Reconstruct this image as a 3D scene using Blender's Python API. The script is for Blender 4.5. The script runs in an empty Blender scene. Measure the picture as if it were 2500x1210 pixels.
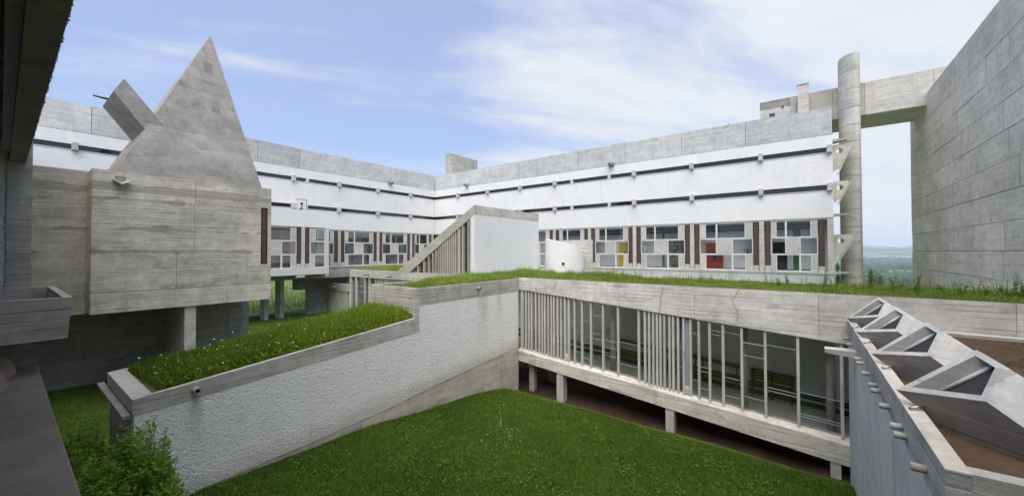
import bpy, bmesh, math, random
import numpy as np
from mathutils import Vector, Matrix

random.seed(7)
rng = np.random.default_rng(11)
R = math.radians
SC = bpy.context.scene
COL = SC.collection

# ------------------------------------------------------------------ camera
F_PX = 941.0
CX, CY = 1250.0, 598.33
CR = Vector((0.60140720, -0.79894009, -0.00202672))
CU = Vector((-0.01220225, -0.01172171, 0.99985684))
CF = Vector((0.79884947, 0.60129638, 0.01679839))
cam = bpy.data.cameras.new('camera')
cam.sensor_fit = 'HORIZONTAL'
cam.sensor_width = 36.0
cam.lens = F_PX / 2500 * 36
cam.shift_y = -(605 - CY) / 2500
cam.clip_start = 0.05
cam.clip_end = 40000
camo = bpy.data.objects.new('camera', cam)
COL.objects.link(camo)
m = Matrix((CR, CU, -CF)).transposed()
camo.matrix_world = m.to_4x4()
SC.camera = camo

# ------------------------------------------------------------------ light
SUN_EL, SUN_AZ = R(63), R(208)        # azimuth counted from +X towards +Y, where the sun stands
SKY_STR = 0.06
sun = bpy.data.lights.new('sun', 'SUN')
sun.energy = 1.5
sun.angle = R(70)
sun.color = (1.0, 0.955, 0.89)
suno = bpy.data.objects.new('sun', sun)
COL.objects.link(suno)
sd = Vector((math.cos(SUN_EL) * math.cos(SUN_AZ), math.cos(SUN_EL) * math.sin(SUN_AZ), math.sin(SUN_EL)))
suno.rotation_euler = sd.to_track_quat('Z', 'Y').to_euler()

world = bpy.data.worlds.new('World')
SC.world = world
world.use_nodes = True
SC.view_settings.view_transform = 'Standard'
SC.view_settings.look = 'None'
SC.view_settings.exposure = 1.80
SC.view_settings.gamma = 1.0
SC.view_settings.use_curve_mapping = False
SC.cycles.max_bounces = 16
SC.cycles.diffuse_bounces = 9
SC.cycles.transparent_max_bounces = 24
SC.cycles.volume_bounces = 1


class NT:
    """small node helper"""
    def __init__(self, tree):
        self.t = tree
        self.n = tree.nodes
        self.l = tree.links

    def new(self, kind, **kw):
        nd = self.n.new(kind)
        for k, v in kw.items():
            setattr(nd, k, v)
        return nd

    def put(self, sock, v):
        if isinstance(v, bpy.types.NodeSocket):
            self.l.new(v, sock)
        else:
            sock.default_value = v

    def math(self, op, a, b=0.0, c=0.0, clamp=False):
        nd = self.new('ShaderNodeMath', operation=op)
        nd.use_clamp = clamp
        self.put(nd.inputs[0], a)
        self.put(nd.inputs[1], b)
        if op in ('MULTIPLY_ADD', 'SMOOTH_MIN', 'COMPARE', 'WRAP'):
            self.put(nd.inputs[2], c)
        return nd.outputs[0]

    def comb(self, x, y, z=0.0):
        nd = self.new('ShaderNodeCombineXYZ')
        for i, v in enumerate((x, y, z)):
            self.put(nd.inputs[i], v)
        return nd.outputs[0]

    def sep(self, v):
        nd = self.new('ShaderNodeSeparateXYZ')
        self.put(nd.inputs[0], v)
        return nd.outputs

    def noise(self, vec, scale, detail=4.0, rough=0.55, dist=0.0):
        nd = self.new('ShaderNodeTexNoise')
        self.put(nd.inputs['Vector'], vec)
        nd.inputs['Scale'].default_value = scale
        nd.inputs['Detail'].default_value = detail
        nd.inputs['Roughness'].default_value = rough
        nd.inputs['Distortion'].default_value = dist
        return nd.outputs[0]

    def rng(self, v, a, b, c=0.0, d=1.0, smooth=False):
        nd = self.new('ShaderNodeMapRange')
        if smooth:
            nd.interpolation_type = 'SMOOTHSTEP'
        self.put(nd.inputs[0], v)
        for i, q in enumerate((a, b, c, d)):
            nd.inputs[i + 1].default_value = q
        return nd.outputs[0]

    def mix(self, f, a, b, blend='MIX'):
        nd = self.new('ShaderNodeMix', data_type='RGBA', blend_type=blend)
        self.put(nd.inputs[0], f)
        for s, v in ((nd.inputs[6], a), (nd.inputs[7], b)):
            if isinstance(v, (tuple, list)):
                v = tuple(v) + ((1.0,) if len(v) == 3 else ())
            self.put(s, v)
        return nd.outputs[2]

    def bump(self, h, strength, dist):
        nd = self.new('ShaderNodeBump')
        nd.inputs['Strength'].default_value = strength
        nd.inputs['Distance'].default_value = dist
        self.put(nd.inputs['Height'], h)
        return nd.outputs[0]


def build_world():
    k = NT(world.node_tree)
    k.n.clear()
    out = k.new('ShaderNodeOutputWorld')
    bg = k.new('ShaderNodeBackground')
    sky = k.new('ShaderNodeTexSky', sky_type='NISHITA')
    sky.sun_disc = False
    sky.sun_elevation = SUN_EL
    sky.sun_rotation = R(90) - SUN_AZ
    sky.altitude = 300
    sky.air_density = 1.0
    sky.dust_density = 0.6
    sky.ozone_density = 1.6
    tc = k.new('ShaderNodeTexCoord')
    x, y, z = k.sep(tc.outputs['Generated'])
    zz = k.math('ADD', k.math('MAXIMUM', z, 0.0), 0.14)
    u = k.math('DIVIDE', x, zz)
    v = k.math('DIVIDE', y, zz)
    # cirrus drawn out along one wind direction
    ca, sa = math.cos(R(-38)), math.sin(R(-38))
    a = k.math('ADD', k.math('MULTIPLY', u, ca), k.math('MULTIPLY', v, sa))
    b = k.math('ADD', k.math('MULTIPLY', u, -sa), k.math('MULTIPLY', v, ca))
    n1 = k.noise(k.comb(k.math('ADD', k.math('MULTIPLY', a, 0.38), 2.1), k.math('MULTIPLY', b, 0.8), 3.7), 1.0, 7, 0.55, 0.9)
    n2 = k.noise(k.comb(k.math('MULTIPLY', a, 1.5), k.math('MULTIPLY', b, 3.8), 9.0), 1.0, 7, 0.62, 1.2)
    n3 = k.noise(k.comb(k.math('MULTIPLY', u, 0.22), k.math('MULTIPLY', v, 0.22), 5.5), 1.0, 2, 0.5)
    s = k.math('ADD', k.math('MULTIPLY', n1, 0.66), k.math('ADD', k.math('MULTIPLY', n2, 0.24), k.math('MULTIPLY', n3, 0.30)))
    # one broad bank of cloud stands over the right-hand wing
    c1 = Vector((0.905, 0.10, 0.40)).normalized()
    dt = k.math('ADD', k.math('MULTIPLY', x, c1.x), k.math('ADD', k.math('MULTIPLY', y, c1.y), k.math('MULTIPLY', z, c1.z)))
    s = k.math('ADD', s, k.rng(dt, 0.74, 0.97, 0.0, 0.185, True))
    cl = k.rng(s, 0.59, 0.82, 0.0, 1.0, True)
    # low stratus / haze towards the horizon
    hz = k.rng(z, -0.02, 0.42, 0.72, 0.0, True)
    cover = k.math('MAXIMUM', k.math('ADD', k.math('MULTIPLY', cl, 0.76), 0.25), hz)
    lp = 1.0 / SKY_STR
    shade = k.noise(k.comb(k.math('MULTIPLY', a, 2.0), k.math('MULTIPLY', b, 3.0), 1.0), 1.0, 5, 0.6)
    white = k.mix(shade, (0.215 * lp, 0.226 * lp, 0.250 * lp), (0.262 * lp, 0.268 * lp, 0.281 * lp))
    blue = k.mix(1.0, sky.outputs[0], (0.80, 0.84, 1.0), 'MULTIPLY')
    blue = k.mix(0.50, blue, (0.088 * lp, 0.132 * lp, 0.255 * lp))
    colr = k.mix(cover, blue, white)
    k.l.new(colr, bg.inputs[0])
    bg.inputs[1].default_value = SKY_STR
    k.l.new(bg.outputs[0], out.inputs[0])


build_world()


# ------------------------------------------------------------------ measuring helpers (rays of the surveyed view onto real planes)
def ray(px, py):
    return CR * ((px - CX) / F_PX) - CU * ((py - CY) / F_PX) + CF


def onx(px, py, v):
    d = ray(px, py)
    return d * (v / d.x)


def ony(px, py, v):
    d = ray(px, py)
    return d * (v / d.y)


def onz(px, py, v):
    d = ray(px, py)
    return d * (v / d.z)


# ------------------------------------------------------------------ materials
def mat_base(name):
    mt = bpy.data.materials.new(name)
    mt.use_nodes = True
    k = NT(mt.node_tree)
    k.n.clear()
    out = k.new('ShaderNodeOutputMaterial')
    p = k.new('ShaderNodeBsdfPrincipled')
    k.l.new(p.outputs[0], out.inputs[0])
    p.inputs['Specular IOR Level'].default_value = 0.3
    p.inputs['Roughness'].default_value = 0.85
    return mt, k, p, out


def plain(name, col, rough=0.6, var=0.12, scale=6.0, metal=0.0):
    mt, k, p, _ = mat_base(name)
    g = k.new('ShaderNodeNewGeometry')
    n = k.noise(g.outputs['Position'], scale, 5, 0.6)
    a = tuple(c * (1 - var) for c in col)
    b = tuple(min(1, c * (1 + var)) for c in col)
    k.l.new(k.mix(n, a, b), p.inputs['Base Color'])
    p.inputs['Roughness'].default_value = rough
    p.inputs['Metallic'].default_value = metal
    return mt


def concrete(name, col=(0.37, 0.36, 0.33), board=0.11, vertical=False, stain=0.5, contrast=1.0, streak=0.5, rust=0.0, line=0.55, length=1.7, warm=1.0, joints=()):
    col = tuple(q * f for q, f in zip(col, (1.27 * warm, 1.255 * warm, 1.22 * warm)))
    mt, k, p, _ = mat_base(name)
    g = k.new('ShaderNodeNewGeometry')
    pos = g.outputs['Position']
    x, y, z = k.sep(pos)
    h = k.math('ADD', x, y)
    if vertical:
        h, z2 = z, h
    else:
        z2 = z
    wob = k.noise(k.comb(k.math('MULTIPLY', h, 0.5), k.math('MULTIPLY', z2, 0.5), 0.0), 1.0, 2)
    zz = k.math('ADD', z2, k.math('MULTIPLY', wob, 0.05))
    row = k.math('DIVIDE', zz, board)
    rowi = k.math('FLOOR', row)
    rowf = k.math('FRACT', row)
    w1 = k.new('ShaderNodeTexWhiteNoise', noise_dimensions='1D')
    k.l.new(rowi, w1.inputs['W'])
    hx = k.math('DIVIDE', k.math('ADD', h, k.math('MULTIPLY', w1.outputs[0], 7.0)), length)
    w2 = k.new('ShaderNodeTexWhiteNoise', noise_dimensions='2D')
    k.l.new(k.comb(rowi, k.math('FLOOR', hx)), w2.inputs['Vector'])
    tone = w2.outputs[0]
    grain = k.noise(k.comb(k.math('MULTIPLY', h, 2.2), k.math('MULTIPLY', z2, 22.0), 0.0), 1.0, 4, 0.6)
    blot = k.noise(pos, 0.55, 6, 0.62, 0.4)
    blot2 = k.noise(pos, 2.6, 5, 0.65, 0.3)
    sx, sz = (k.math('MULTIPLY', k.math('ADD', x, y), 2.6), k.math('MULTIPLY', z, 0.22))
    drip = k.noise(k.comb(sx, sz, 2.0), 1.0, 5, 0.6)
    fine = k.noise(pos, 38.0, 3, 0.7)
    mid = k.noise(pos, 7.5, 6, 0.72, 0.2)
    # lines between boards, only here and there
    edge = k.math('ADD', k.rng(rowf, 0.0, 0.15, 1.0, 0.0), k.rng(rowf, 0.90, 1.0, 0.0, 1.0))
    lm = k.noise(k.comb(k.math('MULTIPLY', h, 0.6), k.math('MULTIPLY', rowi, 3.3), 4.0), 1.0, 2)
    edge = k.math('MULTIPLY', edge, k.rng(lm, 0.46, 0.60))
    val = k.math('ADD', k.math('MULTIPLY', k.math('SUBTRACT', tone, 0.5), 0.24 * contrast), 0.5)
    val = k.math('ADD', val, k.math('MULTIPLY', k.math('SUBTRACT', grain, 0.5), 0.6 * contrast * streak))
    val = k.math('ADD', val, k.math('MULTIPLY', k.math('SUBTRACT', blot, 0.5), 1.25 * contrast))
    val = k.math('ADD', val, k.math('MULTIPLY', k.math('SUBTRACT', blot2, 0.5), 1.0 * contrast))
    val = k.math('ADD', val, k.math('MULTIPLY', k.math('SUBTRACT', fine, 0.5), 0.4))
    val = k.math('ADD', val, k.math('MULTIPLY', k.math('SUBTRACT', mid, 0.5), 0.75 * contrast))
    oi = k.new('ShaderNodeObjectInfo')
    val = k.math('ADD', val, k.math('MULTIPLY', k.math('SUBTRACT', oi.outputs['Random'], 0.5), 0.20), clamp=True)
    dark = tuple(c * 0.60 for c in col)
    lite = tuple(min(1, c * 1.33) for c in col)
    c = k.mix(val, dark, lite)
    dm = k.math('MULTIPLY', k.rng(drip, 0.54, 0.72, 0.0, 1.0, True), stain)
    c = k.mix(dm, c, tuple(q * f for q, f in zip(col, (0.52, 0.50, 0.47))))
    # patched repairs, slightly darker with sharp outlines
    pat = k.noise(k.comb(k.math('MULTIPLY', h, 0.9), k.math('MULTIPLY', z2, 2.8), 7.0), 1.0, 3, 0.5)
    pm = k.math('MULTIPLY', k.rng(pat, 0.655, 0.668), 0.5)
    c = k.mix(pm, c, tuple(q * f for q, f in zip(col, (0.56, 0.54, 0.52))))
    c = k.mix(k.math('MULTIPLY', edge, line), c, tuple(q * 0.33 for q in col))
    if rust:
        rn = k.noise(pos, 0.9, 4, 0.6)
        c = k.mix(k.math('MULTIPLY', k.rng(rn, 0.56, 0.72, 0, 1, True), rust), c, (0.22, 0.15, 0.055))
    for jz, amt in joints:
        jn = k.noise(k.comb(k.math('MULTIPLY', h, 0.85), jz * 3.7, k.math('MULTIPLY', z2, 1.2)), 1.0, 4, 0.6)
        dz = k.math('ABSOLUTE', k.math('SUBTRACT', z, jz))
        wv = k.math('MULTIPLY', k.rng(jn, 0.54 - amt, 0.70 - amt), 0.17)
        jm = k.rng(k.math('SUBTRACT', wv, dz), 0.0, 0.012)
        c = k.mix(k.math('MULTIPLY', jm, 0.62), c, tuple(q * f for q, f in zip(col, (0.50, 0.475, 0.44))))
    # bolt holes
    vo = k.new('ShaderNodeTexVoronoi')
    k.put(vo.inputs['Vector'], pos)
    vo.inputs['Scale'].default_value = 1.25
    hole = k.rng(vo.outputs['Distance'], 0.022, 0.038, 1.0, 0.0)
    c = k.mix(k.math('MULTIPLY', hole, 0.75), c, (0.07, 0.065, 0.06))
    k.l.new(c, p.inputs['Base Color'])
    hgt = k.math('ADD', k.math('MULTIPLY', tone, 0.45), k.math('ADD', k.math('MULTIPLY', grain, 0.5), k.math('MULTIPLY', fine, 0.35)))
    hgt = k.math('SUBTRACT', hgt, k.math('MULTIPLY', edge, 0.9))
    k.l.new(k.bump(hgt, 0.6, 0.012), p.inputs['Normal'])
    p.inputs['Roughness'].default_value = 0.88
    return mt


def stucco(name, col=(0.80, 0.80, 0.785), scale=9.0, dist=0.03, dirt=0.25, strength=0.8, tint=(0.50, 0.46, 0.39), runs=(), splash=None):
    mt, k, p, _ = mat_base(name)
    g = k.new('ShaderNodeNewGeometry')
    pos = g.outputs['Position']
    x, y, z = k.sep(pos)
    n1 = k.noise(pos, scale, 3, 0.6, 0.6)
    n2 = k.noise(pos, scale * 2.7, 3, 0.6, 0.4)
    n0 = k.noise(pos, 0.45, 5, 0.6)
    n3 = k.noise(k.comb(k.math('MULTIPLY', k.math('ADD', x, y), 1.9), k.math('MULTIPLY', z, 0.3), 0), 1.0, 5, 0.6)
    ridge = k.math('SUBTRACT', 1.0, k.math('ABSOLUTE', k.math('MULTIPLY', k.math('SUBTRACT', n1, 0.5), 3.2)))
    h = k.math('ADD', k.math('MULTIPLY', ridge, 0.6), k.math('MULTIPLY', n2, 0.5))
    h = k.math('MULTIPLY', h, k.rng(n0, 0.3, 0.7, 0.45, 1.25))
    c = k.mix(k.rng(h, 0.15, 0.9), tuple(q * 0.86 for q in col), col)  # hollows of the plaster relief shaded darker in the colour
    c = k.mix(k.math('MULTIPLY', k.rng(n3, 0.5, 0.75, 0, 1, True), dirt), c, tint)
    c = k.mix(k.math('MULTIPLY', k.rng(n0, 0.48, 0.75, 0, 1, True), dirt * 0.8), c, tuple(q * 1.12 for q in tint))
    for rx, rz, rl, rw in runs:
        wob = k.noise(k.comb(k.math('MULTIPLY', x, 2.0), k.math('MULTIPLY', z, 1.5), 0), 1.0, 4, 0.6)
        dx = k.math('ABSOLUTE', k.math('ADD', k.math('SUBTRACT', x, rx), k.math('MULTIPLY', k.math('SUBTRACT', wob, 0.5), 0.3)))
        m1 = k.math('MULTIPLY', k.rng(dx, 0.0, rw, 1, 0, True), k.rng(z, rz - rl, rz, 0.0, 0.45, True))
        c = k.mix(k.math('MULTIPLY', m1, k.rng(n2, 0.25, 0.7)), c, (0.33, 0.24, 0.15))
    if splash:
        wob = k.noise(k.comb(k.math('MULTIPLY', x, 1.6), k.math('MULTIPLY', z, 1.6), 3.0), 1.0, 5, 0.65)
        lvl = k.math('SUBTRACT', z, k.rng(x, 2.5, 13.9, splash[0], splash[1]))
        m2 = k.rng(k.math('SUBTRACT', lvl, k.math('MULTIPLY', wob, 0.75)), -0.55, -0.02, 0.42, 0.0, True)
        c = k.mix(m2, c, (0.36, 0.29, 0.225))
    k.l.new(c, p.inputs['Base Color'])
    k.l.new(k.bump(h, strength, dist), p.inputs['Normal'])
    p.inputs['Roughness'].default_value = 0.95
    p.inputs['Specular IOR Level'].default_value = 0.15
    return mt


def leaf_mat(name, dark, lite, trans=0.25, dry=None):
    mt, k, p, out = mat_base(name)
    at = k.new('ShaderNodeAttribute', attribute_name='tint')
    c = k.mix(at.outputs['Fac'], dark, lite)
    if dry:
        c = k.mix(k.rng(at.outputs['Fac'], 0.93, 0.95), c, dry)
    k.l.new(c, p.inputs['Base Color'])
    p.inputs['Roughness'].default_value = 0.6
    p.inputs['Specular IOR Level'].default_value = 0.08
    tr = k.new('ShaderNodeBsdfTranslucent')
    k.l.new(c, tr.inputs[0])
    ms = k.new('ShaderNodeMixShader')
    ms.inputs[0].default_value = trans
    k.l.new(p.outputs[0], ms.inputs[1])
    k.l.new(tr.outputs[0], ms.inputs[2])
    k.l.new(ms.outputs[0], out.inputs[0])
    return mt


def glass(name, tint=(0.965, 0.975, 0.98), refl=0.085):
    mt, k, p, out = mat_base(name)
    tr = k.new('ShaderNodeBsdfTransparent')
    tr.inputs[0].default_value = tint + (1,)
    gl = k.new('ShaderNodeBsdfGlossy')
    gl.inputs['Roughness'].default_value = 0.02
    g = k.new('ShaderNodeNewGeometry')
    dp = k.new('ShaderNodeVectorMath', operation='DOT_PRODUCT')
    k.l.new(g.outputs['Normal'], dp.inputs[0])
    k.l.new(g.outputs['Incoming'], dp.inputs[1])
    f1 = k.math('SUBTRACT', 1.0, k.math('ABSOLUTE', dp.outputs['Value']), clamp=True)
    fr = k.math('MULTIPLY_ADD', k.math('POWER', f1, 5.0), 0.55, 0.022)
    ms = k.new('ShaderNodeMixShader')
    k.l.new(k.math('ADD', fr, refl), ms.inputs[0])
    k.l.new(tr.outputs[0], ms.inputs[1])
    k.l.new(gl.outputs[0], ms.inputs[2])
    k.l.new(ms.outputs[0], out.inputs[0])
    return mt


M = {
    'conc': concrete('board_marked_concrete', (0.37, 0.355, 0.325)),
    'conc_light': concrete('light_board_marked_concrete', (0.46, 0.44, 0.405), stain=0.25, contrast=0.7),
    'conc_base': concrete('earth_stained_concrete', (0.38, 0.35, 0.31), stain=0.4, contrast=1.0, rust=0.3),
    'conc_gallery': concrete('gallery_concrete', (0.485, 0.465, 0.435), board=0.13, stain=0.25, contrast=1.0, rust=0.0, line=0.75),
    'conc_sill': concrete('gallery_sill_concrete', (0.48, 0.455, 0.415), board=0.13, stain=0.3, contrast=1.0, rust=0.45, line=0.8),
    'conc_pale': concrete('pale_parapet_concrete', (0.45, 0.452, 0.445), board=0.14, stain=0.35, contrast=0.8, line=0.22),
    'conc_orat': concrete('oratory_concrete', (0.45, 0.425, 0.37), board=0.12, stain=0.35, contrast=1.1, line=0.6, joints=((2.42, 0.22), (1.98, 0.03), (0.86, 0.05), (0.0, 0.05), (-1.37, -0.02))),
    'conc_pyr': concrete('smooth_pyramid_concrete', (0.245, 0.232, 0.218), board=0.3, stain=0.3, contrast=1.0, streak=0.15, line=0.0),
    'conc_church': concrete('church_wall_concrete', (0.505, 0.472, 0.425), board=0.10, stain=0.25, contrast=0.75, line=0.3),
    'conc_joint': concrete('joint_mortar', (0.235, 0.225, 0.21), stain=0.2, contrast=0.6, line=0.0),
    'conc_sac': concrete('blue_grey_wall_concrete', (0.41, 0.412, 0.425), board=1.9, vertical=True, stain=0.55, contrast=0.55, streak=0.06, line=0.15),
    'conc_scoop': concrete('smooth_scoop_concrete', (0.42, 0.415, 0.40), board=0.22, stain=0.4, contrast=1.0, streak=0.2, line=0.15),
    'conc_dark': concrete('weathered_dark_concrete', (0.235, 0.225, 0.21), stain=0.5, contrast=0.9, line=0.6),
    'conc_dark2': concrete('dark_scoop_side_concrete', (0.20, 0.188, 0.170), board=0.22, stain=0.6, contrast=1.0, line=0.1),  # darker tone for one scoop side, wall patches and fascia stains
    'conc_inner': concrete('shaded_scoop_inner_concrete', (0.225, 0.222, 0.21), board=0.3, stain=0.5, contrast=0.9, line=0.1),  # recess shade inside the scoops put into a darker colour
    'conc_dark22': concrete('weathered_parapet_concrete', (0.31, 0.31, 0.315), board=0.2, stain=0.6, contrast=1.2, line=0.2),
    'conc_pillar': concrete('vertical_board_concrete', (0.42, 0.41, 0.385), board=0.09, vertical=True, stain=0.2, contrast=0.6, line=0.3),
    'conc_sloped': concrete('sloped_beam_concrete', (0.36, 0.335, 0.295), board=0.4, stain=0.2, contrast=0.6, streak=0.2, line=0.0),
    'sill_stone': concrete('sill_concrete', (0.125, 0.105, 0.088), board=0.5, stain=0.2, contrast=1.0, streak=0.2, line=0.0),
    'white': stucco('white_stucco', (0.87, 0.86, 0.835), 6.0, 0.028, 0.42, 0.7, (0.67, 0.655, 0.615)),
    'rough': stucco('coarse_white_stucco', (0.83, 0.815, 0.78), 10.0, 0.060, 0.26, 0.9),
    'rough_wall': stucco('stained_coarse_white_stucco', (0.87, 0.855, 0.82), 10.0, 0.050, 0.20, 0.75, runs=((2.52, -3.0, 1.6, 0.22), (11.6, -1.9, 2.2, 0.5), (12.6, -1.8, 1.8, 0.3)), splash=(-4.85, -4.05)),
    'paint': plain('white_painted_concrete', (0.62, 0.62, 0.60), 0.8, 0.06, 3.0),
    'frame': plain('white_painted_frame', (0.72, 0.72, 0.70), 0.5, 0.04),
    'infill': concrete('infill_panel_concrete', (0.43, 0.42, 0.40), board=0.6, stain=0.15, contrast=0.5, streak=0.1, line=0.0),
    'shutter': plain('brown_ventilation_wood', (0.095, 0.060, 0.056), 0.6, 0.15, 12),
    'shutter_edge': plain('dark_red_edge', (0.055, 0.016, 0.014), 0.6, 0.1),
    'mullion_red': plain('red_lead_mullion', (0.16, 0.045, 0.035), 0.6, 0.1),
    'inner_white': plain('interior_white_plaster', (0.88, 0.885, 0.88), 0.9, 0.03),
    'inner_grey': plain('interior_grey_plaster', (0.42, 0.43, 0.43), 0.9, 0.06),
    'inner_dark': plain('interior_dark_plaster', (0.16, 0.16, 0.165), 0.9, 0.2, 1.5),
    'floor_dark': plain('dark_floor', (0.10, 0.10, 0.10), 0.6, 0.2),
    'floor_light': plain('pale_grey_floor', (0.74, 0.75, 0.75), 0.6, 0.06),
    'floor_grey': plain('grey_screed_floor', (0.56, 0.56, 0.52), 0.55, 0.18, 2.0),
    'yellow': plain('yellow_paint', (0.80, 0.58, 0.005), 0.45, 0.04),
    'red': plain('red_paint', (0.42, 0.018, 0.022), 0.45, 0.06),
    'green': plain('green_paint', (0.015, 0.22, 0.075), 0.45, 0.06),
    'olive': plain('olive_paint', (0.10, 0.115, 0.02), 0.5, 0.06),
    'black': plain('black_paint', (0.012, 0.012, 0.016), 0.45, 0.1),
    'blue': plain('blue_paint', (0.015, 0.03, 0.12), 0.5, 0.1),
    'mint': plain('mint_paint', (0.48, 0.66, 0.60), 0.6, 0.05),
    'wood': plain('oak_brown_wood', (0.20, 0.092, 0.036), 0.55, 0.25, 14),
    'wood_dark': plain('red_brown_wood', (0.15, 0.062, 0.03), 0.55, 0.25, 14),
    'iron': plain('dark_iron', (0.03, 0.03, 0.032), 0.5, 0.1),
    'bar': plain('putty_grey_bar', (0.42, 0.43, 0.47), 0.5),
    'blue_panel': plain('blue_grey_panel', (0.33, 0.345, 0.40), 0.6, 0.2, 2.0),
    'pipe': plain('slate_blue_pipe', (0.045, 0.055, 0.075), 0.5, 0.15),
    'dark_pane': plain('dark_skylight_glass', (0.045, 0.045, 0.045), 0.45, 0.1),
    'steel': plain('dull_steel', (0.42, 0.40, 0.37), 0.35, 0.1, 6, 0.85),
    'soil': plain('red_brown_soil', (0.105, 0.062, 0.040), 0.95, 0.45, 7.0),
    'glass': glass('window_glass'),
    'glass_dark': glass('ribbon_window_glass', (0.86, 0.88, 0.90), 0.03),
    'lawn_blade': leaf_mat('lawn_blades', (0.050, 0.100, 0.012), (0.145, 0.222, 0.032), 0.2, (0.21, 0.20, 0.075)),
    'wild_blade': leaf_mat('wild_grass_blades', (0.105, 0.175, 0.024), (0.34, 0.43, 0.085), 0.3, (0.36, 0.32, 0.13)),
    'wild_dark': leaf_mat('dark_wild_grass_blades', (0.075, 0.135, 0.012), (0.255, 0.335, 0.035), 0.25, (0.33, 0.29, 0.10)),
    'bush': leaf_mat('bush_leaves', (0.055, 0.115, 0.012), (0.19, 0.30, 0.035), 0.35),
    'weed': leaf_mat('weed_leaves', (0.09, 0.17, 0.03), (0.24, 0.34, 0.07), 0.35),
    'shrub': leaf_mat('shrub_leaves', (0.085, 0.115, 0.035), (0.20, 0.235, 0.085), 0.3),
    'petal': plain('white_petals', (0.85, 0.85, 0.82), 0.7, 0.03),
    'stem': plain('green_stem', (0.09, 0.14, 0.04), 0.7, 0.2),
    'twig': plain('brown_twig', (0.06, 0.045, 0.03), 0.8, 0.2),
    'poppy': plain('poppy_petals', (0.65, 0.04, 0.02), 0.6, 0.05),
    'far_wall': plain('pale_render', (0.72, 0.70, 0.66), 0.9, 0.05, 0.01),
    'far_roof': plain('clay_roof_tiles', (0.42, 0.25, 0.18), 0.9, 0.08, 0.01),
    'far_tree': leaf_mat('far_foliage', (0.018, 0.045, 0.016), (0.045, 0.085, 0.028), 0.0),
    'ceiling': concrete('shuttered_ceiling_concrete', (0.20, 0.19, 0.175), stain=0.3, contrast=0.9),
}


def ground_mat(name, cols, scale, bumpd=0.03):
    mt, k, p, _ = mat_base(name)
    g = k.new('ShaderNodeNewGeometry')
    pos = g.outputs['Position']
    n = k.noise(pos, scale, 6, 0.65)
    n2 = k.noise(pos, scale * 9, 4, 0.7)
    c = k.mix(k.rng(n, 0.35, 0.65), cols[0], cols[1])
    c = k.mix(k.math('MULTIPLY', k.rng(n2, 0.45, 0.7), 0.6), c, cols[2])
    k.l.new(c, p.inputs['Base Color'])
    k.l.new(k.bump(n2, 0.8, bumpd), p.inputs['Normal'])
    p.inputs['Roughness'].default_value = 0.95
    p.inputs['Specular IOR Level'].default_value = 0.1
    return mt


M['lawn'] = ground_mat('lawn_turf', ((0.048, 0.080, 0.012), (0.090, 0.138, 0.022), (0.062, 0.062, 0.020)), 0.8)
M['dirt'] = ground_mat('bare_earth', ((0.052, 0.031, 0.023), (0.085, 0.052, 0.036), (0.04, 0.032, 0.020)), 1.3)
M['earth'] = ground_mat('roof_earth', ((0.085, 0.050, 0.032), (0.13, 0.080, 0.050), (0.055, 0.055, 0.024)), 1.6)
M['turf'] = ground_mat('roof_turf', ((0.085, 0.085, 0.028), (0.075, 0.115, 0.022), (0.12, 0.075, 0.045)), 1.1)


def valley_mat():
    mt, k, p, _ = mat_base('valley_fields_and_woods')
    g = k.new('ShaderNodeNewGeometry')
    pos = g.outputs['Position']
    vo = k.new('ShaderNodeTexVoronoi')
    k.put(vo.inputs['Vector'], pos)
    vo.inputs['Scale'].default_value = 0.0035
    fld = k.mix(k.sep(vo.outputs['Color'])[0], (0.075, 0.15, 0.03), (0.20, 0.25, 0.085))
    near = k.noise(pos, 0.12, 6, 0.65)
    fld = k.mix(k.rng(near, 0.35, 0.7), fld, (0.065, 0.135, 0.03))
    wn = k.noise(pos, 0.0016, 6, 0.6)
    wood = k.rng(wn, 0.49, 0.52)
    c = k.mix(wood, fld, (0.024, 0.055, 0.018))
    x, y, z = k.sep(pos)
    dist = k.math('SQRT', k.math('ADD', k.math('MULTIPLY', x, x), k.math('MULTIPLY', y, y)))
    fine = k.noise(pos, 1.4, 5, 0.7)
    meadow = k.mix(k.rng(fine, 0.3, 0.7), (0.13, 0.20, 0.06), (0.24, 0.30, 0.12))
    c = k.mix(k.rng(dist, 250, 500), meadow, c)
    k.l.new(c, p.inputs['Base Color'])
    p.inputs['Roughness'].default_value = 1.0
    p.inputs['Specular IOR Level'].default_value = 0.05
    return mt


M['valley'] = valley_mat()


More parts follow.
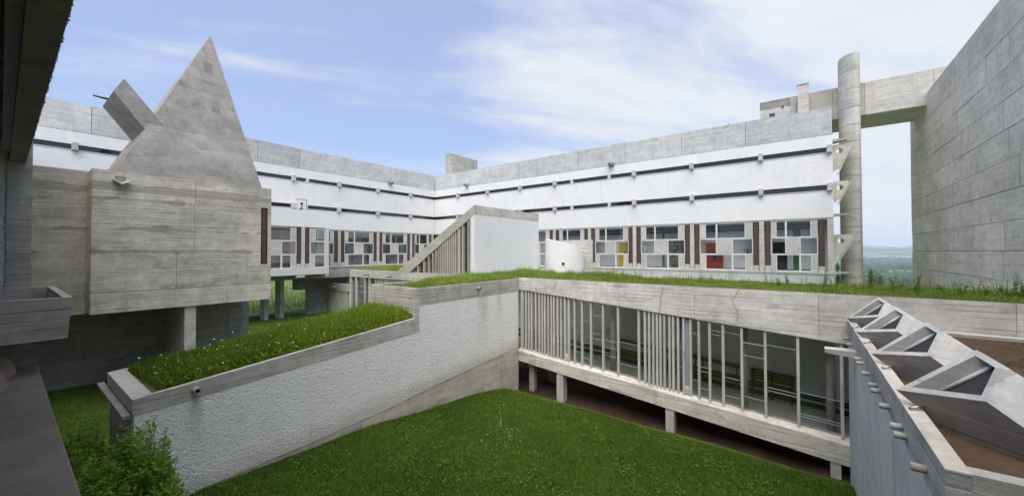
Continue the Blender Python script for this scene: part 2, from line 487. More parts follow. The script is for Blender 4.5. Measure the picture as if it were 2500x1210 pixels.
# ------------------------------------------------------------------ mesh helpers
class MB:
    def __init__(self):
        self.v = []
        self.f = []
        self.s = []

    def poly(self, pts, smooth=False):
        i = len(self.v)
        self.v += [tuple(p) for p in pts]
        self.f.append(tuple(range(i, i + len(pts))))
        self.s.append(smooth)
        return self

    def hexa(self, p):
        """eight corners: four of one face, four of the opposite face in the same order"""
        i = len(self.v)
        self.v += [tuple(q) for q in p]
        for a in ((0, 1, 2, 3), (7, 6, 5, 4), (0, 4, 5, 1), (1, 5, 6, 2), (2, 6, 7, 3), (3, 7, 4, 0)):
            self.f.append(tuple(i + q for q in a))
            self.s.append(False)
        return self

    def box(self, a, b):
        x0, y0, z0 = (min(a[i], b[i]) for i in range(3))
        x1, y1, z1 = (max(a[i], b[i]) for i in range(3))
        return self.hexa([(x0, y0, z0), (x1, y0, z0), (x1, y1, z0), (x0, y1, z0), (x0, y0, z1), (x1, y0, z1), (x1, y1, z1), (x0, y1, z1)])

    def prism(self, pts, vec):
        """polygon pts swept by vec"""
        n = len(pts)
        i = len(self.v)
        vec = Vector(vec)
        self.v += [tuple(p) for p in pts] + [tuple(Vector(p) + vec) for p in pts]
        self.f.append(tuple(range(i, i + n)))
        self.f.append(tuple(range(i + 2 * n - 1, i + n - 1, -1)))
        self.s += [False, False]
        for a in range(n):
            b = (a + 1) % n
            self.f.append((i + a, i + n + a, i + n + b, i + b))
            self.s.append(False)
        return self

    def tube(self, p0, p1, r0, r1=None, n=10, cap=True):
        p0, p1 = Vector(p0), Vector(p1)
        r1 = r0 if r1 is None else r1
        d = (p1 - p0).normalized()
        a = d.orthogonal().normalized()
        b = d.cross(a)
        i = len(self.v)
        for p, r in ((p0, r0), (p1, r1)):
            for q in range(n):
                t = 2 * math.pi * q / n
                self.v.append(tuple(p + (a * math.cos(t) + b * math.sin(t)) * r))
        for q in range(n):
            w = (q + 1) % n
            self.f.append((i + q, i + w, i + n + w, i + n + q))
            self.s.append(True)
        if cap:
            self.f.append(tuple(range(i + n - 1, i - 1, -1)))
            self.f.append(tuple(range(i + n, i + 2 * n)))
            self.s += [False, False]
        return self

    def build(self, name, mat, parent=None, label=None, recalc=True, bevel=0.0):
        off = Vector(parent['_o']) if parent is not None and '_o' in parent else Vector((0, 0, 0))
        me = bpy.data.meshes.new(name)
        vs = np.array(self.v, dtype=float) - np.array(off)
        me.from_pydata([tuple(q) for q in vs], [], self.f)
        me.polygons.foreach_set('use_smooth', self.s)
        if recalc:
            bm = bmesh.new()
            bm.from_mesh(me)
            bmesh.ops.recalc_face_normals(bm, faces=bm.faces)
            bm.to_mesh(me)
            bm.free()
        me.materials.append(mat if not isinstance(mat, str) else M[mat])
        o = bpy.data.objects.new(name, me)
        COL.objects.link(o)
        if parent is not None:
            o.parent = parent
            o['_o'] = tuple(off)
        if label:
            o['label'] = label
        if bevel:
            bv = o.modifiers.new('bevel', 'BEVEL')
            bv.width = bevel
            bv.segments = 2
            bv.limit_method = 'ANGLE'
        return o


def thing(name, label, cat, loc=(0, 0, 0), group=None):
    o = bpy.data.objects.new(name, None)
    o.empty_display_size = 0.3
    COL.objects.link(o)
    o.location = loc
    o['_o'] = tuple(loc)
    tag(o, label, cat, group)
    return o


def tag(o, label=None, cat=None, group=None, kind=None):
    if label:
        o['label'] = label
    if cat:
        o['category'] = cat
    if group:
        o['group'] = group
    if kind:
        o['kind'] = kind
    return o


def copy_tree(o, parent=None):
    c = o.copy()
    COL.objects.link(c)
    if parent is not None:
        c.parent = parent
    for ch in list(o.children):
        copy_tree(ch, c)
    return c


def lerp(a, b, t):
    return a + (b - a) * t


# ------------------------------------------------------------------ levels (camera eye is z = 0)
XR, YL = 33.0, 37.03          # courtyard faces of the right and the left wing
XG, YW = 14.0, 10.17          # gallery face, stucco passage face
YC = -6.59                    # church wall
ROOF, CB = 9.55, 7.71
R1T, R1B, R2T, R2B = 6.90, 6.55, 4.40, 4.04
WB, SB = 2.23, -1.45
YEND = -1.68


# ------------------------------------------------------------------ ground, valley
def sm(a, b, t):
    t = np.clip((t - a) / (b - a), 0, 1)
    return t * t * (3 - 2 * t)


LX = [-3, 0.3, 2.5, 4, 6, 8, 9.7, 11, 12.2, 13.0, 13.5, 14.2]
LZ = [-4.95, -4.95, -4.99, -5.02, -5.08, -5.2, -5.38, -5.50, -5.65, -5.82, -6.02, -6.2]


def lawn_z(x, y):
    return np.interp(x, LX, LZ) - 0.012 * (10.17 - y) + 0.02 * np.sin(x * 1.7 + y * 0.9) + 0.02 * np.sin(y * 1.3 - x)


def terrain():
    na, nr = 300, 170
    rad = np.concatenate([[0.0], np.geomspace(2.0, 15000.0, nr - 1)])
    ang = np.linspace(0, 2 * np.pi, na, endpoint=False)
    rr, aa = np.meshgrid(rad, ang, indexing='ij')
    x, y = rr * np.cos(aa), rr * np.sin(aa)
    z = np.full_like(x, -6.6)
    # meadow climbing behind the left wing
    mead = sm(40, 62, y) * 1.2 + np.clip(y - 44, 0, 500) * 0.085
    mead = np.minimum(mead, 26)
    z = z + mead * (1 - sm(38, 120, x))
    z = z + 0.5 * sm(38, 60, y) * np.sin(x * 0.13) * np.sin(y * 0.11) * (1 - sm(60, 300, rr))
    # the hillside falls to the valley on the east
    z = z - 112 * sm(46, 900, x) * (1 - 0.0 * y)
    z = z - 0.04 * np.clip(rr - 45, 0, 60) * sm(40, 60, x)
    far = sm(9000, 12500, rr)
    rid = 150 + 45 * np.sin(aa * 23 + 0.7) + 30 * np.sin(aa * 61 + 1.0) + 14 * np.sin(aa * 140)
    z = z + far * (rid + 118)
    z = z + sm(1200, 3000, rr) * (1 - far) * (10 * np.sin(x / 700) * np.sin(y / 430) + 7 * np.sin(x / 260 + 1))
    me = bpy.data.meshes.new('ground')
    v = np.stack([x, y, z], -1).reshape(-1, 3)
    fs = []
    for i in range(nr - 1):
        for j in range(na):
            k = (j + 1) % na
            fs.append((i * na + j, (i + 1) * na + j, (i + 1) * na + k, i * na + k))
    me.from_pydata([tuple(q) for q in v], [], fs)
    me.polygons.foreach_set('use_smooth', [True] * len(fs))
    me.materials.append(M['valley'])
    o = bpy.data.objects.new('ground', me)
    COL.objects.link(o)
    tag(o, 'ground of meadow, fields and woods falling away to distant hills', kind='structure')

    def gz(px, py):
        r = math.hypot(px, py)
        zz = -6.6 - 112 * float(sm(46, 900, np.array(px))) - 0.04 * min(max(r - 45, 0), 60) * float(sm(40, 60, np.array(px)))
        f_ = float(sm(9000, 12500, np.array(r)))
        a_ = math.atan2(py, px)
        zz += f_ * (150 + 45 * math.sin(a_ * 23 + 0.7) + 30 * math.sin(a_ * 61 + 1.0) + 118)
        zz += float(sm(1200, 3000, np.array(r))) * (1 - f_) * (10 * math.sin(px / 700) * math.sin(py / 430) + 7 * math.sin(px / 260 + 1))
        return zz
    return gz


gz = terrain()


def sheet(name, x0, x1, y0, y1, fn, mat, nx, ny, label):
    xs, ys = np.linspace(x0, x1, nx), np.linspace(y0, y1, ny)
    gx, gy = np.meshgrid(xs, ys, indexing='ij')
    z = fn(gx, gy)
    v = np.stack([gx, gy, z], -1).reshape(-1, 3)
    fs = [(i * ny + j, (i + 1) * ny + j, (i + 1) * ny + j + 1, i * ny + j + 1) for i in range(nx - 1) for j in range(ny - 1)]
    me = bpy.data.meshes.new(name)
    me.from_pydata([tuple(q) for q in v], [], fs)
    me.polygons.foreach_set('use_smooth', [True] * len(fs))
    me.materials.append(M[mat])
    o = bpy.data.objects.new(name, me)
    COL.objects.link(o)
    tag(o, label, kind='structure')
    return o


sheet('lawn', -0.6, 13.9, -1.05, 10.16, lawn_z, 'lawn', 70, 56, 'mown courtyard lawn between the stucco passage and the glazed gallery')
sheet('bare_earth', 13.5, 18.6, -7.5, 13.2, lambda x, y: -6.19 - 0.012 * (10.17 - y) + 0.06 * np.sin(x * 2.1 + y) * np.sin(y * 1.7) + 0.05 * np.clip(x - 14, 0, 9), 'dirt', 30, 60,
      'bare red earth in the shade under the gallery')
sheet('inner_lawn', 18.4, 33.5, -7.5, 40, lambda x, y: -6.05 + 0.05 * np.sin(x) * np.sin(y * 0.7), 'lawn', 40, 90, 'grass of the inner court behind the gallery')
sheet('north_lawn', -9, 18.5, 12.8, 41.0, lambda x, y: -5.30 - 0.035 * np.clip(x, 0, 20) + 0.04 * np.sin(x * 0.8 + y * 0.5) - 0.012 * np.clip(y - 24, 0, 20), 'lawn', 50, 60,
      'grass around the oratory piers and under the left wing')
sheet('garden_strip', 0.3, 1.6, 10.16, 13.2, lambda x, y: -5.0 - 0.10 * (y - 10.16), 'lawn', 8, 12, 'strip of rough grass beside the end of the stucco passage')


# ------------------------------------------------------------------ the two courtyard wings
def face_right(s, d, z):
    return (XR + d, s, z)


def face_left(s, d, z):
    return (s, YL + d, z)


def fbox(P, s0, s1, d0, d1, z0, z1, mb=None):
    mb = mb or MB()
    mb.box(P(s0, d0, z0), P(s1, d1, z1))
    return mb


def window(root, P, s0, s1, z0, z1, d=0.10, gl='glass', fr=0.055, cross=None):
    """one glazed opening: frame with its pane"""
    a, b = min(s0, s1), max(s0, s1)
    mb = MB()
    fbox(P, a, b, d - 0.04, d + 0.03, z0, z0 + fr, mb)
    fbox(P, a, b, d - 0.04, d + 0.03, z1 - fr, z1, mb)
    fbox(P, a, a + fr, d - 0.04, d + 0.03, z0 + fr, z1 - fr, mb)
    fbox(P, b - fr, b, d - 0.04, d + 0.03, z0 + fr, z1 - fr, mb)
    w = mb.build('window', 'frame', root)
    fbox(P, a + fr, b - fr, d - 0.004, d + 0.004, z0 + fr, z1 - fr).build('pane', gl, w)
    return w


def infill(root, P, s0, s1, z0, z1, d=0.05):
    a, b = min(s0, s1), max(s0, s1)
    return fbox(P, a + 0.006, b - 0.006, d, d + 0.10, z0 + 0.006, z1 - 0.006).build('infill_panel', 'infill', root)


TOPROW = ((0.0, .11, 'p'), (.11, .335, 'w'), (.335, .87, 'w'), (.87, 1.0, 'p'))
MIDROW = ((0.0, .335, 'w'), (.335, .625, 'p'), (.625, 1.0, 'w'))
LOWROW = ((0.0, .115, 'p'), (.115, .63, 'w'), (.63, .875, 'w'), (.875, 1.0, 'p'))


def classroom_bay(root, P, a, b, z0, z1, rows=(TOPROW, MIDROW, LOWROW), gl='glass'):
    """a chequered bay of windows and infill panels, a = end at the left of the view"""
    h = (z1 - z0) / 3
    for i, row in enumerate(rows):
        zt, zb = z1 - i * h, z1 - (i + 1) * h
        for t0, t1, k in row:
            s0, s1 = lerp(a, b, t0), lerp(a, b, t1)
            (window(root, P, s0, s1, zb, zt, gl=gl) if k == 'w' else infill(root, P, s0, s1, zb, zt))


def shutter(root, P, s, z0, z1, w=0.26):
    sh = fbox(P, s - w / 2, s + w / 2, 0.07, 0.12, z0 + 0.38, z1).build('ventilation_shutter', 'shutter', root)
    mb = MB()
    fbox(P, s - w / 2 - 0.03, s - w / 2, 0.05, 0.13, z0 + 0.38, z1, mb)
    fbox(P, s + w / 2, s + w / 2 + 0.03, 0.05, 0.13, z0 + 0.38, z1, mb)
    mb.build('shutter_edge', 'shutter_edge', sh)
    fbox(P, s - w / 2 - 0.03, s + w / 2 + 0.03, 0.04, 0.14, z0, z0 + 0.378).build('shutter_foot', 'infill', root)


def ribbon(root, P, s0, s1, zb, zt, stops, seed):
    """a strip window between the stops; stops are (s, kind)"""
    rr = random.Random(seed)
    cuts = sorted(stops)
    edges = [s0] + [c[0] for c in cuts] + [s1]
    for i in range(len(edges) - 1):
        a, b = edges[i] + 0.13, edges[i + 1] - 0.13
        if b - a < 0.3:
            continue
        mb = MB()
        fbox(P, a, b, 0.10, 0.17, zb, zb + 0.03, mb)
        fbox(P, a, b, 0.10, 0.17, zt - 0.03, zt, mb)
        w = mb.build('ribbon_window', 'shutter_edge', root)
        n = max(1, round((b - a) / 1.35))
        ms = [a] + sorted(lerp(a, b, (q + 1 + rr.uniform(-.28, .28)) / (n)) for q in range(n - 1)) + [b]
        for q in range(len(ms) - 1):
            fbox(P, ms[q] + 0.016, ms[q + 1] - 0.016, 0.13, 0.138, zb + 0.03, zt - 0.03).build('pane', 'glass_dark', w)
        for q in ms[1:-1]:
            fbox(P, q - 0.016, q + 0.016, 0.09, 0.15, zb + 0.03, zt - 0.03).build('mullion', 'mullion_red', w)
    for s, k in cuts:
        if k == 'b':
            mb = MB()
            a, b = s - 0.135, s + 0.135
            z0_, z1_ = zb - 0.10, zt + 0.09
            mb.hexa([P(a, -0.29, z0_ + 0.05), P(b, -0.29, z0_ + 0.05), P(b, 0.2, z0_ - 0.04), P(a, 0.2, z0_ - 0.04),
                     P(a, -0.29, z1_), P(b, -0.29, z1_), P(b, 0.2, z1_ + 0.02), P(a, 0.2, z1_ + 0.02)])
            mb.build('bracket', 'conc_light', root)
        else:
            fbox(P, s - 0.129, s + 0.129, 0.004, 0.2, zb + 0.001, zt - 0.001).build('window_post', 'paint', root)


def wing(root, P, s0, s1, joints, brackets, posts1, posts2, inner_d, inner_mat, depth=9.0, gap2=None):
    # concrete crown panels
    js = sorted([s0] + joints + [s1])
    fbox(P, s0, s1, 0.05, 0.30, CB, ROOF - 0.02).build('parapet_wall', 'conc_joint', root)
    for a, b in zip(js[:-1], js[1:]):
        pd = random.uniform(-0.012, 0.004)
        fbox(P, a + 0.014, b - 0.014, pd, 0.048, CB + 0.02, ROOF + random.uniform(-0.006, 0.006)).build('parapet_panel', 'conc_pale', root)
    fbox(P, s0, s1, 0.0, 0.35, R1T, CB).build('stucco_band', 'white', root)
    fbox(P, s0, s1, 0.0, 0.35, R2T, R1B).build('stucco_band', 'white', root)
    fbox(P, s0, s1, 0.0, 0.35, WB, R2B).build('stucco_band', 'white', root)
    # thin projecting sills below the strips
    for zb in (R1B, R2B):
        fbox(P, s0 + 0.2, s1 - 0.2, -0.035, 0.36, zb - 0.03, zb + 0.012).build('window_sill', 'paint', root)
    ribbon(root, P, s0, s1, R1B + 0.012, R1T, [(s, 'b') for s in brackets] + [(s, 'p') for s in posts1], 3)
    st2 = [(s, 'b') for s in brackets] + [(s, 'p') for s in posts2]
    ribbon(root, P, s0, s1, R2B + 0.012, R2T, st2, 5)
    # slabs, inner walls and back
    for z0, z1 in ((ROOF - 0.5, ROOF - 0.25), (5.15, 5.40), (2.45, 2.72), (SB - 0.55, SB - 0.02)):
        fbox(P, s0, s1, 0.36, depth, z0, z1).build('floor_slab', 'conc_dark', root)
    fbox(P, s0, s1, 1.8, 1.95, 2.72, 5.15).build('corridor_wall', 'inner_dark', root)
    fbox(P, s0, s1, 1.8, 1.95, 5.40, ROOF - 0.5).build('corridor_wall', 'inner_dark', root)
    fbox(P, s0, s1, inner_d, inner_d + 0.12, SB - 0.02, 2.45).build('classroom_wall', inner_mat, root)
    fbox(P, s0, s1, 0.37, inner_d - 0.01, SB - 0.018, SB - 0.006).build('corridor_floor', 'floor_light' if inner_mat == 'inner_white' else 'floor_grey', root)
    fbox(P, s0, s1, 0.37, inner_d - 0.01, 2.435, 2.447).build('corridor_ceiling', inner_mat, root)
    fbox(P, s0, s1, depth, depth + 0.3, SB - 0.55, ROOF - 0.03).build('rear_wall', 'white', root)


# --- right wing
CD = 1.4
rw = thing('monastery_wing', 'long white three-storey wing with coloured classroom doors behind its lower windows', 'building', (XR, 18, -6.2))
joints_r = [onx(p, 420, XR).y for p in (1082, 1115, 1149, 1186, 1225, 1265, 1312, 1412, 1527, 1664, 1821)]
br_r = [onx(p, 450, XR - 0.36).y for p in (1114, 1186.4, 1266, 1351, 1545.5, 1687, 1857)] + [YEND + 0.17]
po_r = [onx(p, 440, XR).y for p in (1395.5, 1486.7)]
wing(rw, face_right, YEND, YL - 0.02, joints_r, br_r, po_r, po_r, CD, 'inner_white')
pil_px = (1353, 1439, 1548.8, 1689.6, 1859.8)
pil = [onx(p, 600, XR).y for p in pil_px]
pil = [pil[0] + 4.4 * q for q in (3, 2, 1)] + pil
pend = YEND + 0.28
Z0, Z1 = SB + 0.05, WB - 0.10
MB().box((XR + 0.03, YEND, WB - 0.10), (XR + 0.3, YL, WB - 0.002)).build('lintel', 'infill', rw)
MB().box((XR - 0.06, YEND, SB - 0.10), (XR + 0.30, YL, SB + 0.05)).build('classroom_sill', 'infill', rw)
MB().box((XR - 0.02, YEND, -6.4), (XR + 0.35, YL, SB - 0.10)).build('plinth', 'conc_pale', rw)
for p in pil:
    fbox(face_right, p - 0.15, p + 0.15, 0.0, 0.25, Z0, Z1).build('pillar', 'conc_light', rw)
fbox(face_right, YEND, YEND + 0.33, 0.0, 0.25, Z0, Z1).build('pillar', 'conc_light', rw)
cut = pil + [pend]
for a, b in zip(cut[:-1], cut[1:]):
    lo = a - 0.15 - 0.05
    hi = b + 0.15 + 0.05
    shutter(rw, face_right, lo - 0.16, Z0, Z1)
    shutter(rw, face_right, hi + 0.16, Z0, Z1)
    classroom_bay(rw, face_right, lo - 0.34, hi + 0.34, Z0, Z1)
fbox(face_right, YEND, YEND + 0.3, 0.36, 9.3, -6.4, ROOF - 0.04).build('end_wall', 'white', rw)


def inner_panel(root, name, px0, px1, py0, py1, mat, d=CD - 0.03, t=0.028, z0=None, label=None):
    a, b = onx(px0, py0, XR + d), onx(px1, py1, XR + d)
    return MB().box((XR + d, a.y, a.z), (XR + d + t, b.y, (b.z if z0 is None else z0))).build(name, mat, root, label)


FZ = SB - 0.02
d = inner_panel(rw, 'door', 1510.5, 1528.5, 593, 649, 'yellow', z0=FZ, label='yellow classroom door')
inner_panel(d, 'handle', 1524.5, 1527.5, 614, 634, 'black', d=CD - 0.06)
inner_panel(rw, 'door_panel', 1530, 1537, 585, 618, 'red', d=CD - 0.1, z0=FZ, label='red panel beside the yellow door')
d = inner_panel(rw, 'door', 1723.5, 1765.5, 593, 654, 'red', z0=FZ, label='wide red classroom door with yellow edges')
inner_panel(d, 'door_frame', 1721.5, 1723.3, 591, 654, 'yellow', d=CD - 0.06, z0=FZ)
inner_panel(d, 'door_frame', 1765.7, 1767.7, 591, 654, 'yellow', d=CD - 0.06, z0=FZ)
c = onx(1745, 625.6, XR + CD - 0.06)
mb = MB()
mb.prism([(c.x, c.y + 0.155 * math.cos(t), c.z + 0.39 * math.sin(t)) for t in np.linspace(0, 2 * np.pi, 20, endpoint=False)], (0.02, 0, 0))
mb.build('door_handle', 'black', d)
d = inner_panel(rw, 'door', 1617.5, 1622.5, 560, 654, 'green', z0=FZ, label='narrow green door leaf with yellow edges')
inner_panel(d, 'door_frame', 1616, 1617.4, 560, 654, 'yellow', d=CD - 0.06, z0=FZ)
inner_panel(d, 'door_frame', 1622.6, 1624, 560, 654, 'yellow', d=CD - 0.06, z0=FZ)
inner_panel(rw, 'door', 1887, 1922.5, 591, 659, 'black', z0=FZ, label='black classroom door')
inner_panel(rw, 'door', 1936, 1955, 560, 663, 'green', z0=FZ, label='green door leaf reaching up to the ducts')
d = inner_panel(rw, 'door', 1996, 2008, 585, 640, 'green', z0=FZ, label='green door at the end of the wing')
inner_panel(d, 'door_frame', 1994.3, 1995.8, 583, 640, 'yellow', d=CD - 0.06, z0=FZ)
for k_, (dd, zz, rr_) in enumerate(((0.85, 1.86, 0.10), (1.1, 1.62, 0.08), (1.3, 1.84, 0.06))):
    MB().tube((XR + dd, YEND + 0.6, zz), (XR + dd, 31, zz), rr_, n=8).build('duct', 'blue', rw)
for yy in np.arange(1.0, 30, 2.3):
    MB().box((XR + 0.8, yy - 0.02, 1.5), (XR + 1.35, yy + 0.02, 2.4)).build('duct_hanger', 'iron', rw)
# grey skirting at the foot of the classroom wall
MB().box((XR + CD - 0.025, YEND + 0.4, FZ), (XR + CD - 0.002, 31, FZ + 0.16)).build('skirting', 'floor_dark', rw)
# rainwater spouts
for px, py in ((1141, 452), (1493, 402)):
    c = onx(px, py, XR)
    mb = MB()
    mb.hexa([(XR - 0.75, c.y - 0.05, c.z), (XR - 0.75, c.y + 0.05, c.z), (XR + 0.02, c.y + 0.26, c.z - 0.16), (XR + 0.02, c.y - 0.26, c.z - 0.16),
             (XR - 0.75, c.y - 0.05, c.z + 0.06), (XR - 0.75, c.y + 0.05, c.z + 0.06), (XR + 0.02, c.y + 0.26, c.z + 0.16), (XR + 0.02, c.y - 0.26, c.z + 0.16)])
    mb.build('water_spout', 'conc_dark', rw)
# rooftop shaft at the inner corner
a, b = ony(1101, 374, 38.6), ony(1166, 393, 38.6)
bk = onx(1088, 377, a.x).y
MB().box((a.x, 38.6, ROOF - 0.26), (b.x, bk, a.z)).build('roof_shaft', 'conc', rw)
c = onx(1787, 303, XR + 0.7)
MB().prism([(c.x, c.y + 0.5, ROOF - 0.2), (c.x, c.y - 0.25, ROOF - 0.2), (c.x, c.y + 0.05, ROOF + 0.10), (c.x, c.y + 0.22, ROOF + 0.42)], (0.25, 0, 0)).build('roof_upstand', 'conc_light', rw)

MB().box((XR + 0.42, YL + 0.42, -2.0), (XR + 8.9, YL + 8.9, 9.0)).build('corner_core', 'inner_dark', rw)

# bookshelf and coat stand behind the glass
a, b = onx(1629, 655, XR + 1.05), onx(1674, 655, XR + 1.05)
bs = thing('bookshelf', 'tall coloured open bookshelf behind the classroom windows left of the red door', 'bookshelf', (XR + 1.05, (a.y + b.y) / 2, FZ))
zt = onx(1650, 582, XR + 1.05).z
nr_ = 8
for i in range(nr_ + 1):
    z_ = lerp(FZ + 0.05, zt, i / nr_)
    MB().box((XR + 1.05, b.y, z_), (XR + 1.33, a.y, z_ + 0.04)).build('shelf', 'wood_dark', bs)
for i in range(nr_):
    z_ = lerp(FZ + 0.05, zt, i / nr_)
    zz = lerp(FZ + 0.05, zt, (i + 1) / nr_)
    for q, mt in ((0.28 + 0.4 * ((i * 7) % 3) / 3, ('wood', 'red', 'mint', 'blue')[i % 4]), (0.72 + 0.2 * ((i * 5) % 3) / 3, ('mint', 'wood', 'red')[i % 3])):
        y_ = lerp(a.y, b.y, min(q, .95))
        MB().box((XR + 1.06, y_ - 0.03, z_ + 0.042), (XR + 1.32, y_ + 0.03, zz - 0.002)).build('divider', mt, bs)
MB().box((XR + 1.331, b.y, FZ + 0.05), (XR + 1.35, a.y, zt)).build('back_panel', 'inner_white', bs)

c = onx(1826, 655, XR + 0.9)
cs = thing('coat_stand', 'black coat stand behind the glass between the red and the black door', 'coat stand', (c.x, c.y, FZ))
hgt = onx(1826, 606, XR + 0.9).z - FZ
MB().tube((c.x, c.y, FZ + 0.03), (c.x, c.y, FZ + hgt), 0.028).build('pole', 'iron', cs)
MB().tube((c.x, c.y, FZ), (c.x, c.y, FZ + 0.03), 0.2, n=14).build('base', 'iron', cs)
for k_ in range(6):
    t = k_ * math.pi / 3 + 0.3
    e = Vector((math.cos(t), math.sin(t), 0))
    mb = MB()
    mb.tube(Vector((c.x, c.y, FZ + hgt - 0.38)), Vector((c.x, c.y, FZ + hgt - 0.12)) + e * 0.30, 0.016)
    mb.tube(Vector((c.x, c.y, FZ + hgt - 0.12)) + e * 0.30, Vector((c.x, c.y, FZ + hgt - 0.02)) + e * 0.26, 0.016)
    mb.build('hook', 'iron', cs)

# --- left wing
lw = thing('monastery_wing', 'white wing on piers left of the inner corner, with a projecting glazed loggia', 'building', (14, YL, -5.9))
joints_l = [ony(p, 400, YL).x for p in (629, 732, 864, 955)] + [-14, -9, -5, -1.0, 3.5, 6.6]
br_l = [ony(p, 440, YL - 0.36).x for p in (182.7, 720, 831.8, 926.4, 1006)] + [-10, -5.5, -1.0, 7.9, 11.8]
po_l1 = [ony(751, 440, YL).x]
wing(lw, face_left, -20.0, XR - 0.01, joints_l, br_l, po_l1, [ony(751, 500, YL).x - 0.1], 3.4, 'inner_grey')  # grey inner wall: dimness of this interior put into the plaster colour
xl_p = [ony(p, 600, YL).x for p in (740, 829, 923.4, 1004)]
xl_p = [xl_p[0] - 4.4] + xl_p + [XR - 0.35]
MB().box((-20, YL + 0.03, WB - 0.10), (XR, YL + 0.3, WB - 0.002)).build('lintel', 'infill', lw)
MB().box((-20, YL - 0.05, SB - 0.06), (XR - 0.02, YL + 0.3, SB + 0.05)).build('classroom_sill', 'infill', lw)
MB().box((-20, YL + 0.02, -2.44), (XR - 0.02, YL + 0.40, SB - 0.06)).build('edge_beam', 'conc', lw)
for p in xl_p:
    fbox(face_left, p - 0.15, p + 0.15, 0.0, 0.25, Z0, Z1).build('pillar', 'conc_light', lw)
for a, b in zip(xl_p[:-1], xl_p[1:]):
    lo, hi = a + 0.2, b - 0.2
    shutter(lw, face_left, lo + 0.16, Z0, Z1)
    shutter(lw, face_left, hi - 0.16, Z0, Z1)
    classroom_bay(lw, face_left, lo + 0.34, hi - 0.34, Z0, Z1)
# the door above the loggia
a, b = ony(723, 486, YL - 0.02), ony(747.5, 511, YL - 0.02)
d = MB().box((a.x, YL - 0.03, 3.75), (b.x, YL + 0.05, a.z)).build('door', 'frame', lw, 'pale blue-white door above the loggia with a black painted figure')
mb = MB()
c = ony(736.5, 503, YL - 0.035)
for q0, q1, r_ in (((-.13, .26), (.13, .26), .05), ((-.12, .18), (.10, .18), .03), ((-.0, .16), (.07, .03), .03), ((.07, .03), (-.05, -.04), .03), ((-.05, -.04), (.06, -.16), .03), ((.06, -.16), (-.16, -.24), .03), ((-.16, -.24), (-.10, -.30), .025), ((-.10, -.30), (.14, -.24), .025)):
    mb.tube((c.x + q0[0], YL - 0.036, c.z + q0[1]), (c.x + q1[0], YL - 0.036, c.z + q1[1]), r_, n=6)
mb.build('painted_figure', 'black', d)
mb = MB()
mb.box((b.x, YL - 0.035, 3.75), (b.x + 0.07, YL + 0.06, a.z + 0.07)).box((a.x - 0.02, YL - 0.035, a.z + 0.001), (b.x - 0.001, YL + 0.06, a.z + 0.07))
mb.build('door_frame', plain('ochre_frame', (0.42, 0.30, 0.09), 0.6), d)
# spouts
for px, py in ((952, 447),):
    c = ony(px, py, YL)
    MB().hexa([(c.x - 0.05, YL - 0.75, c.z), (c.x + 0.05, YL - 0.75, c.z), (c.x + 0.26, YL + 0.02, c.z - 0.16), (c.x - 0.26, YL + 0.02, c.z - 0.16),
               (c.x - 0.05, YL - 0.75, c.z + 0.06), (c.x + 0.05, YL - 0.75, c.z + 0.06), (c.x + 0.26, YL + 0.02, c.z + 0.16), (c.x - 0.26, YL + 0.02, c.z + 0.16)]).build('water_spout', 'conc_dark', lw)


def on_left(name, px0, px1, py0, py1, mat, d=3.35, z0=None, label=None, root=None):
    a, b = ony(px0, py0, YL + d), ony(px1, py1, YL + d)
    return MB().box((a.x, YL + d, a.z), (b.x, YL + d + 0.04, (b.z if z0 is None else z0))).build(name, mat, root or lw, label)


on_left('door', 935, 951, 599, 650, 'red', z0=SB - 0.02, label='red door deep inside the left wing')
on_left('door', 987, 993, 597, 650, 'olive', z0=SB - 0.02, label='olive door leaf deep inside the left wing')
on_left('door', 896, 903, 597, 650, 'olive', z0=SB - 0.02, label='narrow olive door leaf deep inside the left wing')

# --- loggia on the left wing
YLG = 35.0
lx0, lx1 = 9.0, ony(803, 600, YLG).x


def face_log(s, d, z):
    return (s, YLG + d, z)


lg = MB()
lgz = ony(797.7, 556.5, YLG).z
fbox(face_log, lx0, lx1, 0, 0.3, lgz, ony(790, 517, YLG).z, lg)
lg = lg.build('loggia_band', 'white', lw)
MB().box((lx0, YLG + 0.3, lgz - 0.02), (lx1, YL - 0.04, lgz + 0.22)).build('loggia_roof', 'conc', lw)
lz0 = ony(791, 653.5, YLG).z
pl1 = ony(740.4, 600, YLG).x
lp = [pl1 - 4.35, pl1]
for p in lp:
    fbox(face_log, p - 0.15, p + 0.15, 0.0, 0.25, lz0, lgz - 0.03).build('pillar', 'conc_light', lw)
fbox(face_log, lx1 - 0.32, lx1, 0.0, 0.25, lz0, lgz - 0.002).build('pillar', 'paint', lw)
zA, zB = lz0 + 0.05, lgz - 0.06
for a, b in ((lp[0], lp[1]),):
    shutter(lw, face_log, a + 0.36, zA, zB)
    shutter(lw, face_log, b - 0.36, zA, zB)
    classroom_bay(lw, face_log, a + 0.54, b - 0.54, zA, zB)
shutter(lw, face_log, pl1 + 0.36, zA, zB)
HT, HM, HL = ((0, .36, 'p'), (.36, 1, 'w')), ((0, .06, 'p'), (.06, 1, 'w')), ((0, .33, 'p'), (.33, 1, 'w'))
classroom_bay(lw, face_log, pl1 + 0.54, lx1 - 0.34, zA, zB, (HT, HM, HL))
fbox(face_log, lx0, lx1, -0.04, 0.3, ony(791, 668, YLG).z, lz0 + 0.04).build('loggia_sill', 'paint', lw)
fbox(face_log, pl1 - 0.55, pl1 + 0.15, 0.0, 0.5, ony(750, 676, YLG).z, ony(791, 668, YLG).z - 0.002).build('beam_end', 'paint', lw)
fbox(face_log, lx1 - 0.33, lx1, 0.0, 0.5, ony(798, 673, YLG).z, ony(791, 668, YLG).z - 0.002).build('beam_end', 'paint', lw)
MB().box((lx0, YLG + 0.31, lz0 - 0.2), (lx1, YL - 0.05, lz0)).build('loggia_floor', 'conc_dark', lw)
